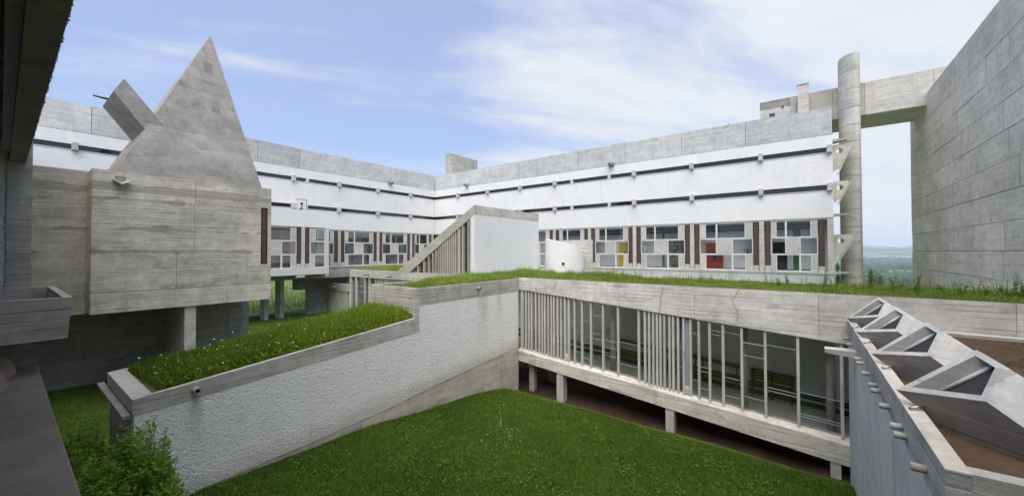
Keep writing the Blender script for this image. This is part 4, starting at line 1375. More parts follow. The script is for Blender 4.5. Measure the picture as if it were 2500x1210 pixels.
# benches
def make_bench(loc_y0, loc_y1, label, slatted=False):
    x1 = XI - 0.12
    x0 = x1 - 0.42
    ym = (loc_y0 + loc_y1) / 2
    base = gfl(ym)
    o = thing('slatted_bench' if slatted else 'wooden_bench', label, 'bench', (x0 + 0.2, ym, base), 'benches along the gallery wall')
    H = lambda y, dz: gfl(y) + dz

    def bar(y0, y1, xa, xb, za, zb_, name, mt):
        MB().hexa([(xa, y0, H(y0, za)), (xa, y1, H(y1, za)), (xb, y1, H(y1, za)), (xb, y0, H(y0, za)),
                   (xa, y0, H(y0, zb_)), (xa, y1, H(y1, zb_)), (xb, y1, H(y1, zb_)), (xb, y0, H(y0, zb_))]).build(name, mt, o)
    L = abs(loc_y1 - loc_y0)
    n = 3 if slatted else max(2, round(L / 1.9) + 1)
    if slatted:
        for q in range(4):
            bar(loc_y0, loc_y1, x0 + q * 0.1, x0 + q * 0.1 + 0.07, 0.43, 0.46, 'seat_slat', 'wood_dark')
        for q in range(4):
            bar(loc_y0, loc_y1, x1 - 0.04 + q * 0.015, x1 - 0.01 + q * 0.015, 0.52 + q * 0.095, 0.59 + q * 0.095, 'back_slat', 'wood_dark')
    else:
        bar(loc_y0, loc_y1, x0, x1, 0.42, 0.465, 'seat', 'wood')
        bar(loc_y0, loc_y1, x1 - 0.03, x1, 0.74, 0.88, 'backrest', 'wood')
        bar(loc_y0, loc_y1, x0 + 0.18, x0 + 0.24, 0.12, 0.17, 'stretcher', 'wood_dark')
    for q in range(n):
        y_ = lerp(loc_y0 + 0.1, loc_y1 - 0.1, q / (n - 1))
        mb = MB()
        mt = 'iron' if slatted else 'wood'
        w_ = 0.03
        mb.box((x0 + 0.02, y_ - w_, H(y_, 0.0)), (x0 + 0.08, y_ + w_, H(y_, 0.419)))
        mb.hexa([(x1 - 0.07, y_ - w_, H(y_, 0.0)), (x1 - 0.07, y_ + w_, H(y_, 0.0)), (x1 - 0.01, y_ + w_, H(y_, 0.0)), (x1 - 0.01, y_ - w_, H(y_, 0.0)),
                 (x1 - 0.03, y_ - w_, H(y_, 0.87)), (x1 - 0.03, y_ + w_, H(y_, 0.87)), (x1 + 0.03, y_ + w_, H(y_, 0.87)), (x1 + 0.03, y_ - w_, H(y_, 0.87))])
        mb.box((x0 + 0.08, y_ - w_, H(y_, 0.34)), (x1 - 0.07, y_ + w_, H(y_, 0.40)))
        mb.build('leg', mt, o)
    return o


make_bench(5.05, 6.85, 'long plain wooden bench behind the widest pane of the gallery')
make_bench(3.42, 4.98, 'plain wooden bench half hidden behind the second cluster of close mullions')
make_bench(1.95, 3.35, 'plain wooden bench right of the second cluster of mullions')
make_bench(0.25, 1.62, 'dark slatted bench on iron legs near the right end of the gallery', True)

# ------------------------------------------------------------------ atrium building with the half-pyramid roof
at_ = thing('atrium_roof', 'half-gabled roof volume with white face and fanned concrete ribs', 'building', (20.5, 19, -6.2))
GX, GY = 17.4, 16.0
ap = (GX, GY, 2.86)
zslab, zsb = -1.43, -2.02
# white face
MB().box((GX + 0.02, GY, -1.5), (24.62, GY + 0.25, 2.31)).build('stucco_wall', 'white', at_)
MB().box((GX + 0.322, GY - 0.012, 2.31), (24.64, GY + 0.3, 2.86)).build('roof_band', 'conc_light', at_)
MB().box((24.40, GY + 0.26, -6.2), (24.62, 24, -1.3)).build('side_wall', 'white', at_)
MB().box((GX + 0.02, GY + 0.01, -6.3), (24.6, GY + 0.24, -1.52)).build('lower_wall', 'conc', at_)
# sloped roof slab and edge beam
yb = 23.62
MB().prism([(GX + 0.33, GY + 0.31, 2.84), (GX + 0.33, GY + 0.31, 2.55), (GX + 0.33, yb, -1.45), (GX + 0.33, yb + 0.3, -1.40)], (6.9, 0, 0)).build('roof_slab', 'conc_sloped', at_)
MB().prism([(GX, GY - 0.01, 2.86), (GX, GY - 0.01, 2.31), (GX, GY + 0.14, 2.19), (GX, 22.15, zslab), (GX, yb, zslab)], (0.32, 0, 0)).build('sloped_beam', 'conc_sloped', at_)
slope = lambda y: np.interp(y, [16.14, 22.15], [2.19, zslab])
rpx = [1003.1, 1020.5, 1035.5, 1046.9, 1057.3, 1065, 1071.5, 1076.4, 1081.3, 1085.5, 1089.5, 1093.6, 1098.5, 1103.3, 1107.8, 1112.7, 1121, 1130.4, 1143.6]
for i, px in enumerate(rpx):
    y_ = onx(px, 640, GX + 0.08).y
    hw = 0.05 if px != 1121 else 0.10
    zt_ = slope(y_) - 0.01
    if zt_ < zslab + 0.1:
        continue
    MB().hexa([(GX + 0.04, y_ - hw, zslab), (GX + 0.04, y_ + hw, zslab), (GX + 0.28, y_ + hw, zslab), (GX + 0.28, y_ - hw, zslab),
               (GX + 0.04, y_ - hw, slope(y_ - hw)), (GX + 0.04, y_ + hw, slope(y_ + hw)), (GX + 0.28, y_ + hw, slope(y_ + hw)), (GX + 0.28, y_ - hw, slope(y_ - hw))]).build('rib', 'conc_sloped', at_)
MB().box((GX + 0.01, GY + 0.251, zslab), (GX + 0.2, GY + 0.36, 2.15)).build('corner_post', 'conc_pillar', at_)
ry = [GY + 0.36] + sorted(onx(px, 640, GX + 0.08).y for px in rpx) + [22.15]
for a, b in zip(ry[:-1], ry[1:]):
    a_, b_ = a + 0.06, b - 0.06
    if b_ - a_ < 0.05 or slope(b_) < zslab + 0.1:
        b_ = min(b_, 22.0)
        if b_ - a_ < 0.05:
            continue
    MB().prism([(GX + 0.17, a_, zslab + 0.002), (GX + 0.17, b_, zslab + 0.002), (GX + 0.17, b_, max(slope(b_), zslab + 0.01)), (GX + 0.17, a_, slope(a_) - 0.01)], (0.008, 0, 0)).build('pane', 'glass_dark', at_)
    if b_ - a_ > 0.35:
        for t in (0.35, 0.7):
            zz_ = lerp(zslab, slope(b_), t)
            MB().box((GX + 0.155, a_, zz_ - 0.012), (GX + 0.169, b_, zz_ + 0.012)).build('glazing_bar', M['bar'], at_)
# slab edge (passage roof) and the glazed passage below it
pg = thing('cross_passage', 'grass-topped passage running back under the left wing, with dark mullioned glazing', 'passage', (19, 22, -6.2))
YE = 29.85
MB().box((GX, 13.0, zsb), (GX + 0.25, YE, zslab - 0.001)).build('roof_edge', 'conc_light', pg)
MB().box((GX + 0.26, 16.3, zsb + 0.1), (24.3, YE, zslab - 0.03)).build('roof_slab', 'conc_dark', pg)
MB().box((GX + 0.26, 23.9, zslab - 0.028), (22.0, YE - 0.1, zslab + 0.03)).build('roof_bed', 'turf', pg)
for px in (857.5, 870.6, 891.8, 902.8):
    y_ = onx(px, 720, GX + 0.1).y
    w_ = 0.17 if px != 857.5 else 0.2
    MB().box((GX + 0.04, y_ - w_ / 2, -6.2), (GX + 0.34, y_ + w_ / 2, zsb - 0.002)).build('mullion', 'conc_pillar', pg)
for px in np.arange(918, 1100, 5.6):
    y_ = onx(px, 685, GX + 0.1).y
    MB().box((GX + 0.06, y_ - 0.05, -4.0), (GX + 0.26, y_ + 0.05, zsb - 0.002)).build('mullion', 'conc_pillar', pg)
MB().box((GX + 0.04, 13.2, -6.2), (GX + 0.3, 26.6, -4.001)).build('lower_wall', 'conc', pg)
MB().box((GX + 0.18, 13.0, -6.0), (GX + 0.188, YE - 0.2, zsb - 0.01)).build('pane', 'glass_dark', pg)
for z_ in (-2.75, -3.2, -3.9):
    MB().box((GX + 0.165, 26.7, z_ - 0.015), (GX + 0.176, YE - 0.2, z_ + 0.015)).build('glazing_bar', M['bar'], pg)
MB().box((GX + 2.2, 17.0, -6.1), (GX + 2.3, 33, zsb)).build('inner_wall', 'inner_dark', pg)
# lower roof box standing back under the wing
MB().box((XB, 34.0, -3.79), (XB + 0.3, 38.5, -3.09)).build('low_roof_edge', 'conc', pg)
MB().box((XB + 0.31, 34.0, -3.7), (XB + 2.2, 38.5, -3.18)).build('roof_bed', 'turf', pg)
for y_ in np.linspace(34.5, 38.2, 9):
    MB().box((XB + 0.05, y_ - 0.09, -6.1), (XB + 0.35, y_ + 0.09, -3.792)).build('mullion', 'conc_pillar', pg)
MB().box((XB + 0.02, 34.0, -6.6), (XB + 0.36, 38.5, -6.102)).build('low_sill', 'conc_dark', pg)
MB().box((XB + 0.4, 34.0, -6.1), (XB + 0.5, 38.5, -3.8)).build('low_inner_wall', 'inner_dark', pg)
for px, py in ((901, 670), (957, 675)):
    c = onx(px, py, GX)
    MB().tube((GX + 0.02, c.y, c.z), (GX - 0.45, c.y + 0.05, c.z - 0.03), 0.03, n=6).build('water_spout', 'iron', pg)
c = onx(822, 698, XB)
MB().tube((XB + 0.02, c.y, c.z), (XB - 0.5, c.y, c.z - 0.03), 0.04, n=6).build('water_spout', 'conc_light', pg)

# ------------------------------------------------------------------ round stair turret on the inner court
tu = thing('stair_turret', 'small round white turret with spiralling top edge before the classroom windows', 'turret', (25.6, 13.95, -6.2))
n = 36
mb = MB()
ctr = (25.9, 14.5)
r0, r1 = 1.47, 1.30
zt_f = lambda t: float(np.interp((t + math.pi * 2) % (2 * math.pi), [0, 1.0, 1.7, 2.4, 3.14, 3.9, 4.71, 5.2, 6.284], [0.35, .9, 0.99, 0.96, 0.84, 0.62, 0.10, 0.0, 0.35]))
ring = []
for q in range(n):
    t = 2 * math.pi * q / n
    ring.append((math.cos(t), math.sin(t), zt_f(t)))
for q in range(n):
    w = (q + 1) % n
    a, b = ring[q], ring[w]
    O = lambda p, r, z: (ctr[0] + p[0] * r, ctr[1] + p[1] * r, z)
    mb.poly([O(a, r0, -6.3), O(b, r0, -6.3), O(b, r0, b[2]), O(a, r0, a[2])], True)
    mb.poly([O(a, r0, a[2]), O(b, r0, b[2]), O(b, r1, b[2]), O(a, r1, a[2])])
    mb.poly([O(a, r1, a[2]), O(b, r1, b[2]), O(b, r1, -1.2), O(a, r1, -1.2)], True)
mb.build('wall', 'white', tu, recalc=False)
dd = ray(1374.5, 643.5)
qa, qb, qc = dd.x ** 2 + dd.y ** 2, -2 * (dd.x * ctr[0] + dd.y * ctr[1]), ctr[0] ** 2 + ctr[1] ** 2 - r0 ** 2
c = dd * ((-qb - math.sqrt(qb * qb - 4 * qa * qc)) / (2 * qa))
MB().box((c.x - 0.03, c.y - 0.09, c.z - 0.09), (c.x + 0.3, c.y + 0.09, c.z + 0.09)).build('opening', 'black', tu)
a = onx(1424, 614, 25.6)
MB().tube(a, onx(1436, 618, 25.6), 0.06, 0.05).build('water_spout', 'conc_light', tu)
MB().box((27.6, 13.0, -1.2), (27.75, 15.6, 0.92)).build('rear_panel', 'conc_light', tu)

# ------------------------------------------------------------------ sacristy with its light scoops
YS = -0.965
ST = -1.875
sa_ = thing('sacristy', 'low grey concrete block with four tilted light scoops on an earth roof', 'building', (9.5, -3.5, -6.2))
SX0 = 4.94
rim = 0.155
MB().box((SX0, YS - 0.012, -6.5), (XG - 0.022, YS - rim, ST - 0.44)).build('side_wall', 'conc_sac', sa_)
MB().box((SX0, YS, ST - 0.439), (XG - 0.022, YS - rim, ST - 0.031)).build('parapet_band', 'conc_dark22', sa_)
MB().box((SX0 - 0.004, YS + 0.004, ST - 0.03), (XG - 0.022, YS - rim - 0.004, ST)).build('coping', 'conc_base', sa_, bevel=0.008)
MB().box((SX0, YS - rim - 0.001, -6.5), (SX0 + 0.16, -6.5, ST - 0.002)).build('end_wall', 'conc', sa_)
SOIL = -2.03
MB().box((SX0 + 0.161, YS - rim - 0.002, -2.5), (XG - 0.03, -6.5, SOIL)).build('roof_earth', 'earth', sa_)
MB().box((SX0 + 0.17, -6.5, -6.5), (XG - 0.03, -6.42, SOIL - 0.02)).build('rear_wall', 'conc', sa_)
MB().box((XG - 0.36, YS - rim - 0.3, SOIL), (XG - 0.025, -6.4, SOIL + 0.07)).build('roof_kerb', 'conc_light', sa_)
# pipe stubs
for px, py in ((2062.7, 825.4), (2069.5, 839.7), (2088.8, 874.6), (2093.6, 884.7), (2106.8, 910.2), (2123.7, 938.3), (2129.8, 951.5), (2151.5, 989.2), (2179, 1038), (2188, 1060.3), (2230.5, 1138)):
    c = ony(px, py, YS + 0.09)
    if c.x > XG - 0.15:
        continue
    MB().tube((c.x, YS - 0.02, c.z), (c.x, YS + 0.115, c.z), 0.040, n=16).build('pipe_stub', 'conc', sa_)
# long trough spout
a, b = ony(2087, 861, YS), Vector((0, 0, 0))
tp = onx(2013, 857, a.x)
mb = MB()
L_ = tp.y - YS
for s_ in (1,):
    mb.hexa([(a.x - 0.17, YS - 0.02, a.z - 0.10), (a.x + 0.17, YS - 0.02, a.z - 0.10), (a.x + 0.10, YS + L_, tp.z - 0.01), (a.x - 0.10, YS + L_, tp.z - 0.01),
             (a.x - 0.17, YS - 0.02, a.z + 0.06), (a.x + 0.17, YS - 0.02, a.z + 0.06), (a.x + 0.12, YS + L_, tp.z + 0.10), (a.x - 0.12, YS + L_, tp.z + 0.10)])
mb.build('water_spout', 'conc_light', sa_, bevel=0.01)
# light scoops
EXT = Vector((-0.556, -0.649, -0.519))
offs = [Vector((0, 0, 0)), Vector((-0.23, -0.64, 0.66)), Vector((-0.53, -0.76, 0.57)), Vector((-0.70, -0.59, 0.20))]
SCL = 0.967
for i, (px, py) in enumerate(((2065.7, 776.9), (2088.3, 809.9), (2126.9, 862.5), (2187.4, 950.5))):
    L = ony(px, py, -0.95 * SCL)
    rimp = [L + o_ * SCL for o_ in offs]
    cen = sum(rimp, Vector()) / 4
    nrm = (rimp[1] - rimp[0]).cross(rimp[3] - rimp[0]).normalized()
    th = 0.085
    # inset polygon
    inn = []
    for q in range(4):
        p_, a_, b_ = rimp[q], rimp[q - 1], rimp[(q + 1) % 4]
        e1, e2 = (a_ - p_).normalized(), (b_ - p_).normalized()
        bis = (e1 + e2).normalized()
        sn = max(0.35, math.sqrt(max(1e-6, (1 - e1.dot(e2)) / 2)))
        inn.append(p_ + bis * (th * 0.72 / sn))
    down = lambda p, z: p + EXT * ((p.z - z) / -EXT.z)
    zbot = SOIL - 0.25
    foot = [down(p, zbot) for p in rimp]
    DEP = 0.17
    shelf = [p + EXT * DEP for p in inn]
    mb = MB()
    for q in range(4):
        w = (q + 1) % 4
        mb.poly([rimp[q], rimp[w], foot[w], foot[q]])
        mb.poly([rimp[q], inn[q], inn[w], rimp[w]])
        mb.poly([inn[q], shelf[q], shelf[w], inn[w]])
    mb.poly(list(reversed(foot)))
    sc_ = mb.build('light_scoop', 'conc_scoop', sa_, recalc=False)
    bm = bmesh.new()
    bm.from_mesh(sc_.data)
    bmesh.ops.remove_doubles(bm, verts=bm.verts, dist=0.0005)
    bmesh.ops.recalc_face_normals(bm, faces=bm.faces)
    bm.to_mesh(sc_.data)
    bm.free()
    sh2 = [p + EXT * (DEP - 0.01) for p in inn]
    MB().prism(sh2, EXT * 0.008).build('glazing', 'dark_pane', sc_)
    # bar across the bottom pane
    m0, m1 = sh2[0].lerp(sh2[3], 0.05) - EXT * 0.014, sh2[1].lerp(sh2[2], 0.06) - EXT * 0.014
    sc_.data.materials.append(M['conc_dark2'])
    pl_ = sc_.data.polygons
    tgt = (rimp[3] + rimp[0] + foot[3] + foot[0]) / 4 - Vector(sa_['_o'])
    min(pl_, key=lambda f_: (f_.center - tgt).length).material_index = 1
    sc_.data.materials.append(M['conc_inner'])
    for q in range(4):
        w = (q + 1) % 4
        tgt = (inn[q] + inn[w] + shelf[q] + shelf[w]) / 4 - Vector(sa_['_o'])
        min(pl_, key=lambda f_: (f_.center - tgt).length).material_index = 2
    MB().tube(m0, m1, 0.022, n=6).build('glazing_bar', 'conc_sac', sc_)
for px, py in ((2090, 798), (2120, 835), (2168, 896), (2240, 995)):
    c = onz(px, py, ST + 0.035)
    MB().tube(c + Vector((0.09, -0.09, 0.02)), c + Vector((-0.02, 0.07, -0.015)), 0.017, n=8).build('drain_tube', 'steel', sa_)

# ------------------------------------------------------------------ the wing the picture is taken from
nw = thing('monastery_wing', 'near wing around the open window, with dark soffit, pillar and broad sill', 'building', (-2, 5, -5))
FX = 0.31
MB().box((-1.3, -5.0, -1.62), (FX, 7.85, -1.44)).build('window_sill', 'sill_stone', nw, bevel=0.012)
MB().box((-1.3, -5.0, -6.0), (FX - 0.08, 7.85, -1.625)).build('sill_wall', 'rough', nw)
# beam soffit and recessed ceiling
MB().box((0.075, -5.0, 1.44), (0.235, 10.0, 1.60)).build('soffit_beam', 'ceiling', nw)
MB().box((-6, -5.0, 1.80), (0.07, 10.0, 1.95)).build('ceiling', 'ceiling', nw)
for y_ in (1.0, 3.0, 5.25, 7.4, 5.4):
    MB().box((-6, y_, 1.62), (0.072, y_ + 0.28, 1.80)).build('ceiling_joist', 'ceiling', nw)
MB().box((0.0, -5.0, 1.602), (0.25, 10.0, 5.4)).build('facade_wall', 'rough', nw)
MB().box((-9, -7, 5.4), (0.26, 40, 6.0)).build('roof', 'conc', nw)  # unseen roof, set low so more light reaches the courtyard
MB().box((-9.3, -7, -6), (-9.0, 40, 5.4)).build('rear_wall', 'inner_grey', nw)
MB().box((-9, -7.2, -6), (0.24, -6.9, 5.4)).build('end_wall', 'inner_grey', nw)
MB().box((-6, -5, -1.9), (-1.3, 10, -1.7)).build('floor_slab', 'floor_dark', nw)
MB().box((-6.2, -5, -1.9), (-6.0, 10.0, 1.8)).build('partition', 'inner_grey', nw)
MB().box((-6, -5.3, -6), (FX - 0.1, -5.0, 5.4)).build('partition', 'inner_grey', nw)
# stucco drips on the lower edge of the facade band
mb = MB()
rr = random.Random(5)
for q in range(2600):
    y_ = rr.uniform(2.5, 9.9)
    z_ = 1.44 + abs(rr.gauss(0, 0.045))
    r_ = rr.uniform(0.002, 0.006) * (1 if rr.random() < 0.92 else 1.7)
    c = Vector((0.236 + rr.uniform(-0.004, 0.004) + 0.004 * math.sin(y_ * 9) * math.sin(y_ * 23), y_, z_))
    k_ = [Vector((r_, 0, 0)), Vector((0, r_ * 1.6, 0)), Vector((-r_, 0, 0)), Vector((0, -r_ * 1.6, 0))]
    t_, b_ = c + Vector((0, 0, r_)), c - Vector((0, 0, r_))
    for a in range(4):
        mb.poly([c + k_[a], c + k_[(a + 1) % 4], t_])
        mb.poly([c + k_[(a + 1) % 4], c + k_[a], b_])
o = mb.build('stucco_drips', 'conc', nw, recalc=False)
o['kind'] = 'stuff'
# pillar and the wall behind it
MB().box((0.055, 10.0, -6), (0.305, 10.6, 5.4)).build('pillar', 'conc', nw)
MB().box((-6, 10.02, -6), (0.054, 10.4, 5.4)).build('stucco_return', 'rough', nw)
MB().box((-6, 10.61, -6), (0.30, 21.45, 5.4)).build('facade_wall', 'conc', nw)
MB().box((-6, 26.0, -6), (0.30, 37.0, 5.4)).build('facade_wall', 'conc', nw)
MB().box((-2.0, 7.86, -6.0), (FX - 0.005, 9.98, -1.06)).build('box_support', 'conc_dark', nw)
# rough plaster lump standing on the sill
mb = MB()
n1, n2 = 22, 14
pts = []
for i in range(n1 + 1):
    for j in range(n2 + 1):
        y_ = lerp(5.6, 7.845, i / n1)
        t = j / n2
        hw = -0.10 + 0.24 * (i / n1) ** 0.8 - 0.02 * math.sin(i * 0.9)
        x_ = lerp(hw, -0.5, t ** 1.4)
        z_ = -1.44 + (0.40 * (i / n1) ** 0.8) * (1 - (1 - t) ** 2.2) + 0.02 * math.sin(i * 2.1 + j * 1.3) * (1 if j else 0)
        pts.append((x_ + 0.012 * math.sin(i * 3.1 + j), y_, z_ if j else -1.441))
mb.v = pts
for i in range(n1):
    for j in range(n2):
        mb.f.append((i * (n2 + 1) + j, (i + 1) * (n2 + 1) + j, (i + 1) * (n2 + 1) + j + 1, i * (n2 + 1) + j + 1))
        mb.s.append(True)
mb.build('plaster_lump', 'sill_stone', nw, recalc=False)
# gutter box
x0, x1, y0, y1, z0, z1 = 0.02, 0.54, 7.1, 9.7, -1.03, -0.54
t_ = 0.075
mb = MB()
ot = [(x0 - .2, y0, z1), (x1, y0, z1), (x1, y1, z1), (x0 - .2, y1, z1)]
ob = [(x0 - .2, y0 + 0.02, z0), (x1 - 0.035, y0 + 0.02, z0), (x1 - 0.035, y1 - .02, z0), (x0 - .2, y1 - .02, z0)]
it = [(x0 - .2 + t_, y0 + t_, z1), (x1 - t_, y0 + t_, z1), (x1 - t_, y1 - t_, z1), (x0 - .2 + t_, y1 - t_, z1)]
ib = [(x0 - .2 + t_, y0 + t_, z0 + 0.12), (x1 - t_ - .03, y0 + t_, z0 + 0.12), (x1 - t_ - .03, y1 - t_, z0 + 0.12), (x0 - .2 + t_, y1 - t_, z0 + 0.12)]
for q in range(4):
    w = (q + 1) % 4
    mb.poly([ot[q], ob[q], ob[w], ot[w]])
    mb.poly([ot[q], ot[w], it[w], it[q]])
    mb.poly([it[q], it[w], ib[w], ib[q]])
mb.poly(ib)
mb.poly(ob[::-1])
gb = mb.build('gutter_box', 'conc', nw, 'open concrete gutter box hung on the wall', recalc=True)


# ------------------------------------------------------------------ grass and plants
def blades(name, pts, hgt, wid, lean, mat, tint, parent=None, segs=2, label=None):
    n = len(pts)
    az = rng.uniform(0, 2 * np.pi, n)
    la = rng.uniform(0, 2 * np.pi, n)
    ln = hgt * lean * rng.uniform(0.2, 1.0, n)
    ax = np.stack([np.cos(az), np.sin(az), np.zeros(n)], -1) * (wid / 2)[:, None]
    ld = np.stack([np.cos(la) * ln, np.sin(la) * ln, np.zeros(n)], -1)
    up = np.zeros((n, 3))
    up[:, 2] = hgt
    if segs == 1:
        v = np.stack([pts - ax, pts + ax, pts + up + ld], 1)
        per, tris = 3, [(0, 1, 2)]
    else:
        mid = pts + up * 0.58 + ld * 0.36
        v = np.stack([pts - ax, pts + ax, mid - ax * 0.8, mid + ax * 0.8, pts + up + ld], 1)
        per, tris = 5, [(0, 1, 3), (0, 3, 2), (2, 3, 4)]
    V = v.reshape(-1, 3)
    base = (np.arange(n) * per)[:, None, None]
    F = (base + np.array(tris)[None]).reshape(-1, 3)
    return raw_mesh(name, V, F, np.repeat(tint, per), mat, parent, label)


def raw_mesh(name, V, F, tint, mat, parent=None, label=None, kind='stuff'):
    me = bpy.data.meshes.new(name)
    if parent is not None:
        V = V - np.array(parent['_o'])
    me.vertices.add(len(V))
    me.vertices.foreach_set('co', V.astype(np.float32).ravel())
    me.loops.add(F.size)
    me.loops.foreach_set('vertex_index', F.astype(np.int32).ravel())
    me.polygons.add(len(F))
    me.polygons.foreach_set('loop_start', (np.arange(len(F)) * F.shape[1]).astype(np.int32))
    me.polygons.foreach_set('loop_total', np.full(len(F), F.shape[1], dtype=np.int32))
    a = me.attributes.new('tint', 'FLOAT', 'POINT')
    a.data.foreach_set('value', tint.astype(np.float32))
    me.update(calc_edges=True)
    me.validate()
    me.materials.append(M[mat])
    o = bpy.data.objects.new(name, me)
    COL.objects.link(o)
    if parent is not None:
        o.parent = parent
        o['_o'] = parent['_o']
    if kind:
        o['kind'] = kind
    if label:
        o['label'] = label
    return o


def patch(x, y, s=1.0, ph=0.0):
    """smooth clumpy 0..1 field"""
    v = (np.sin(x * 1.9 * s + ph) * np.sin(y * 2.3 * s + 1.1 + ph) + np.sin(x * 4.1 * s + y * 1.3 * s + ph) * 0.6 + np.sin(y * 5.3 * s - x * 2.2 * s + 2 * ph) * 0.5
         + np.sin(x * 0.9 * s - y * 0.7 * s + 3 + ph))
    return 1 / (1 + np.exp(-v * 1.1))


# mown lawn
N = 300000
x = rng.uniform(0.3, 13.6, N)
y = rng.uniform(-0.95, 10.12, N)
pf = patch(x, y, 1.0)
pf2 = patch(x, y, 3.1, 2.0)
z = lawn_z(x, y)
h = 0.035 + 0.05 * pf * rng.uniform(0.5, 1.4, N) + 0.03 * pf2
edge = np.clip((13.5 - x) / 0.6, 0.3, 1)
t = np.clip(0.05 + 0.40 * pf + 0.30 * (pf2 - 0.5) + 0.35 * patch(x, y, 0.42, 3.3) + rng.normal(0, 0.15, N), 0, 0.92)
t[rng.random(N) < 0.006 + 0.05 * (patch(x, y, 1.5, 7.0) > 0.88)] = 1.0
blades('lawn_grass', np.stack([x, y, z], -1), h * edge, rng.uniform(0.010, 0.02, N), 0.9, 'lawn_blade', t, segs=1, label='short mown grass covering the courtyard lawn')
# clover and broad leaves in the lawn
N = 26000
x = rng.uniform(0.5, 13.3, N)
y = rng.uniform(-0.9, 10.05, N)
keep = patch(x, y, 2.2, 4.0) > 0.62
x, y = x[keep], y[keep]
n = len(x)
c = np.stack([x, y, lawn_z(x, y) + rng.uniform(0.03, 0.075, n)], -1)
r = rng.uniform(0.014, 0.034, n)
az = rng.uniform(0, 2 * np.pi, n)
u = np.stack([np.cos(az), np.sin(az), rng.normal(0, 0.35, n)], -1) * r[:, None]
w = np.stack([-np.sin(az), np.cos(az), rng.normal(0, 0.35, n)], -1) * r[:, None]
V = np.stack([c - u, c + w * 0.8, c + u, c - w * 0.8], 1).reshape(-1, 3)
F = (np.arange(n) * 4)[:, None] + np.arange(4)[None]
raw_mesh('clover', V, F, np.repeat(rng.uniform(0.25, 0.75, n), 4), 'lawn_blade', label='clover and broad-leaved weeds patching the lawn')
# daisies in the lawn
ctrs = [(10.6, 8.3), (11.0, 7.8), (8.9, 6.9), (8.1, 6.6), (12.0, 8.9), (6.1, 4.6), (9.5, 7.6)]
pts = np.array([(cx_ + rng.normal(0, 0.35), cy_ + rng.normal(0, 0.35)) for cx_, cy_ in ctrs for _ in range(11)])


def dots(name, x, y, z, r, mat, label, parent=None):
    n = len(x)
    az = rng.uniform(0, 2 * np.pi, n)
    u = np.stack([np.cos(az), np.sin(az), rng.normal(0, 0.3, n)], -1) * r[:, None]
    w = np.stack([-np.sin(az), np.cos(az), rng.normal(0, 0.3, n)], -1) * r[:, None]
    c = np.stack([x, y, z], -1)
    top = c + np.array([0, 0, 1.0]) * (r * 0.35)[:, None]
    V = np.stack([c - u, c + w, c + u, c - w, top], 1).reshape(-1, 3)
    F = ((np.arange(n) * 5)[:, None, None] + np.array([(0, 1, 4), (1, 2, 4), (2, 3, 4), (3, 0, 4)])[None]).reshape(-1, 3)
    return raw_mesh(name, V, F, np.zeros(n * 5), mat, parent, label)


dots('lawn_daisies', pts[:, 0], pts[:, 1], lawn_z(pts[:, 0], pts[:, 1]) + 0.08, rng.uniform(0.008, 0.014, len(pts)), 'petal', 'tiny white daisies scattered in the courtyard lawn')

# low roof garden
zr = lambda x: np.interp(x, [PX0 + 0.29, PXs], [zA0 - 0.02, zA1 - 0.07])
N = 40000
x = rng.uniform(PX0 + 0.30, PXs - 0.04, N)
y = rng.uniform(YW + 0.13, PY1 - 0.13, N)
ok = (x - PX0) > 0.32 + 0.18 * patch(x, y, 2.5) * (PY1 - y) / 1.5 * 0.6
x, y = x[ok], y[ok]
n = len(x)
tx = (x - PX0) / (PXs - PX0)
h = (0.15 + 0.30 * tx + 0.10 * patch(x, y, 2.2, 1.0)) * rng.uniform(0.3, 1.05, n) * np.where(rng.random(n) < 0.05, 1.5, 1.0)
h *= np.clip((y - YW) / 0.55, 0.45, 1.0)
t = np.clip(0.20 + 0.62 * tx + 0.28 * (patch(x, y, 2.6) - 0.5) + rng.normal(0, 0.15, n), 0, 0.92)
t[rng.random(n) < 0.01] = 1
blades('roof_grass', np.stack([x, y, zr(x) - 0.01], -1), h, rng.uniform(0.010, 0.022, n), 0.65, 'wild_dark', t, label='tall wild grass on the low planted roof')
# leafy herbs amongst it
N = 8000
x = rng.uniform(PX0 + 0.45, PXs - 0.1, N)
y = rng.uniform(YW + 0.15, PY1 - 0.15, N)
tx = (x - PX0) / (PXs - PX0)
c = np.stack([x, y, zr(x) + rng.uniform(0.05, 1, N) * (0.14 + 0.2 * tx)], -1)
r = rng.uniform(0.012, 0.03, N)
az = rng.uniform(0, 2 * np.pi, N)
u = np.stack([np.cos(az), np.sin(az), rng.normal(0, 0.6, N)], -1) * r[:, None] * 1.5
w = np.stack([-np.sin(az), np.cos(az), rng.normal(0, 0.6, N)], -1) * r[:, None] * 0.7
V = np.stack([c - u, c + w, c + u, c - w], 1).reshape(-1, 3)
F = (np.arange(N) * 4)[:, None] + np.arange(4)[None]
raw_mesh('roof_herbs', V, F, np.repeat(np.clip(0.1 + 0.5 * tx + rng.normal(0.1, 0.2, N), 0, 0.9), 4), 'wild_dark', label='small leafy herbs amongst the grass of the low roof')
N = 95
x = np.concatenate([rng.normal(3.9, 0.9, 55), rng.uniform(2.0, 8.2, 40)]).clip(1.95, 8.3)
y = rng.uniform(YW + 0.2, PY1 - 0.2, N)
dots('roof_daisies', x, y, zr(x) + rng.uniform(0.22, 0.42, N), rng.uniform(0.011, 0.020, N), 'petal', 'white daisies standing in the grass of the low roof')
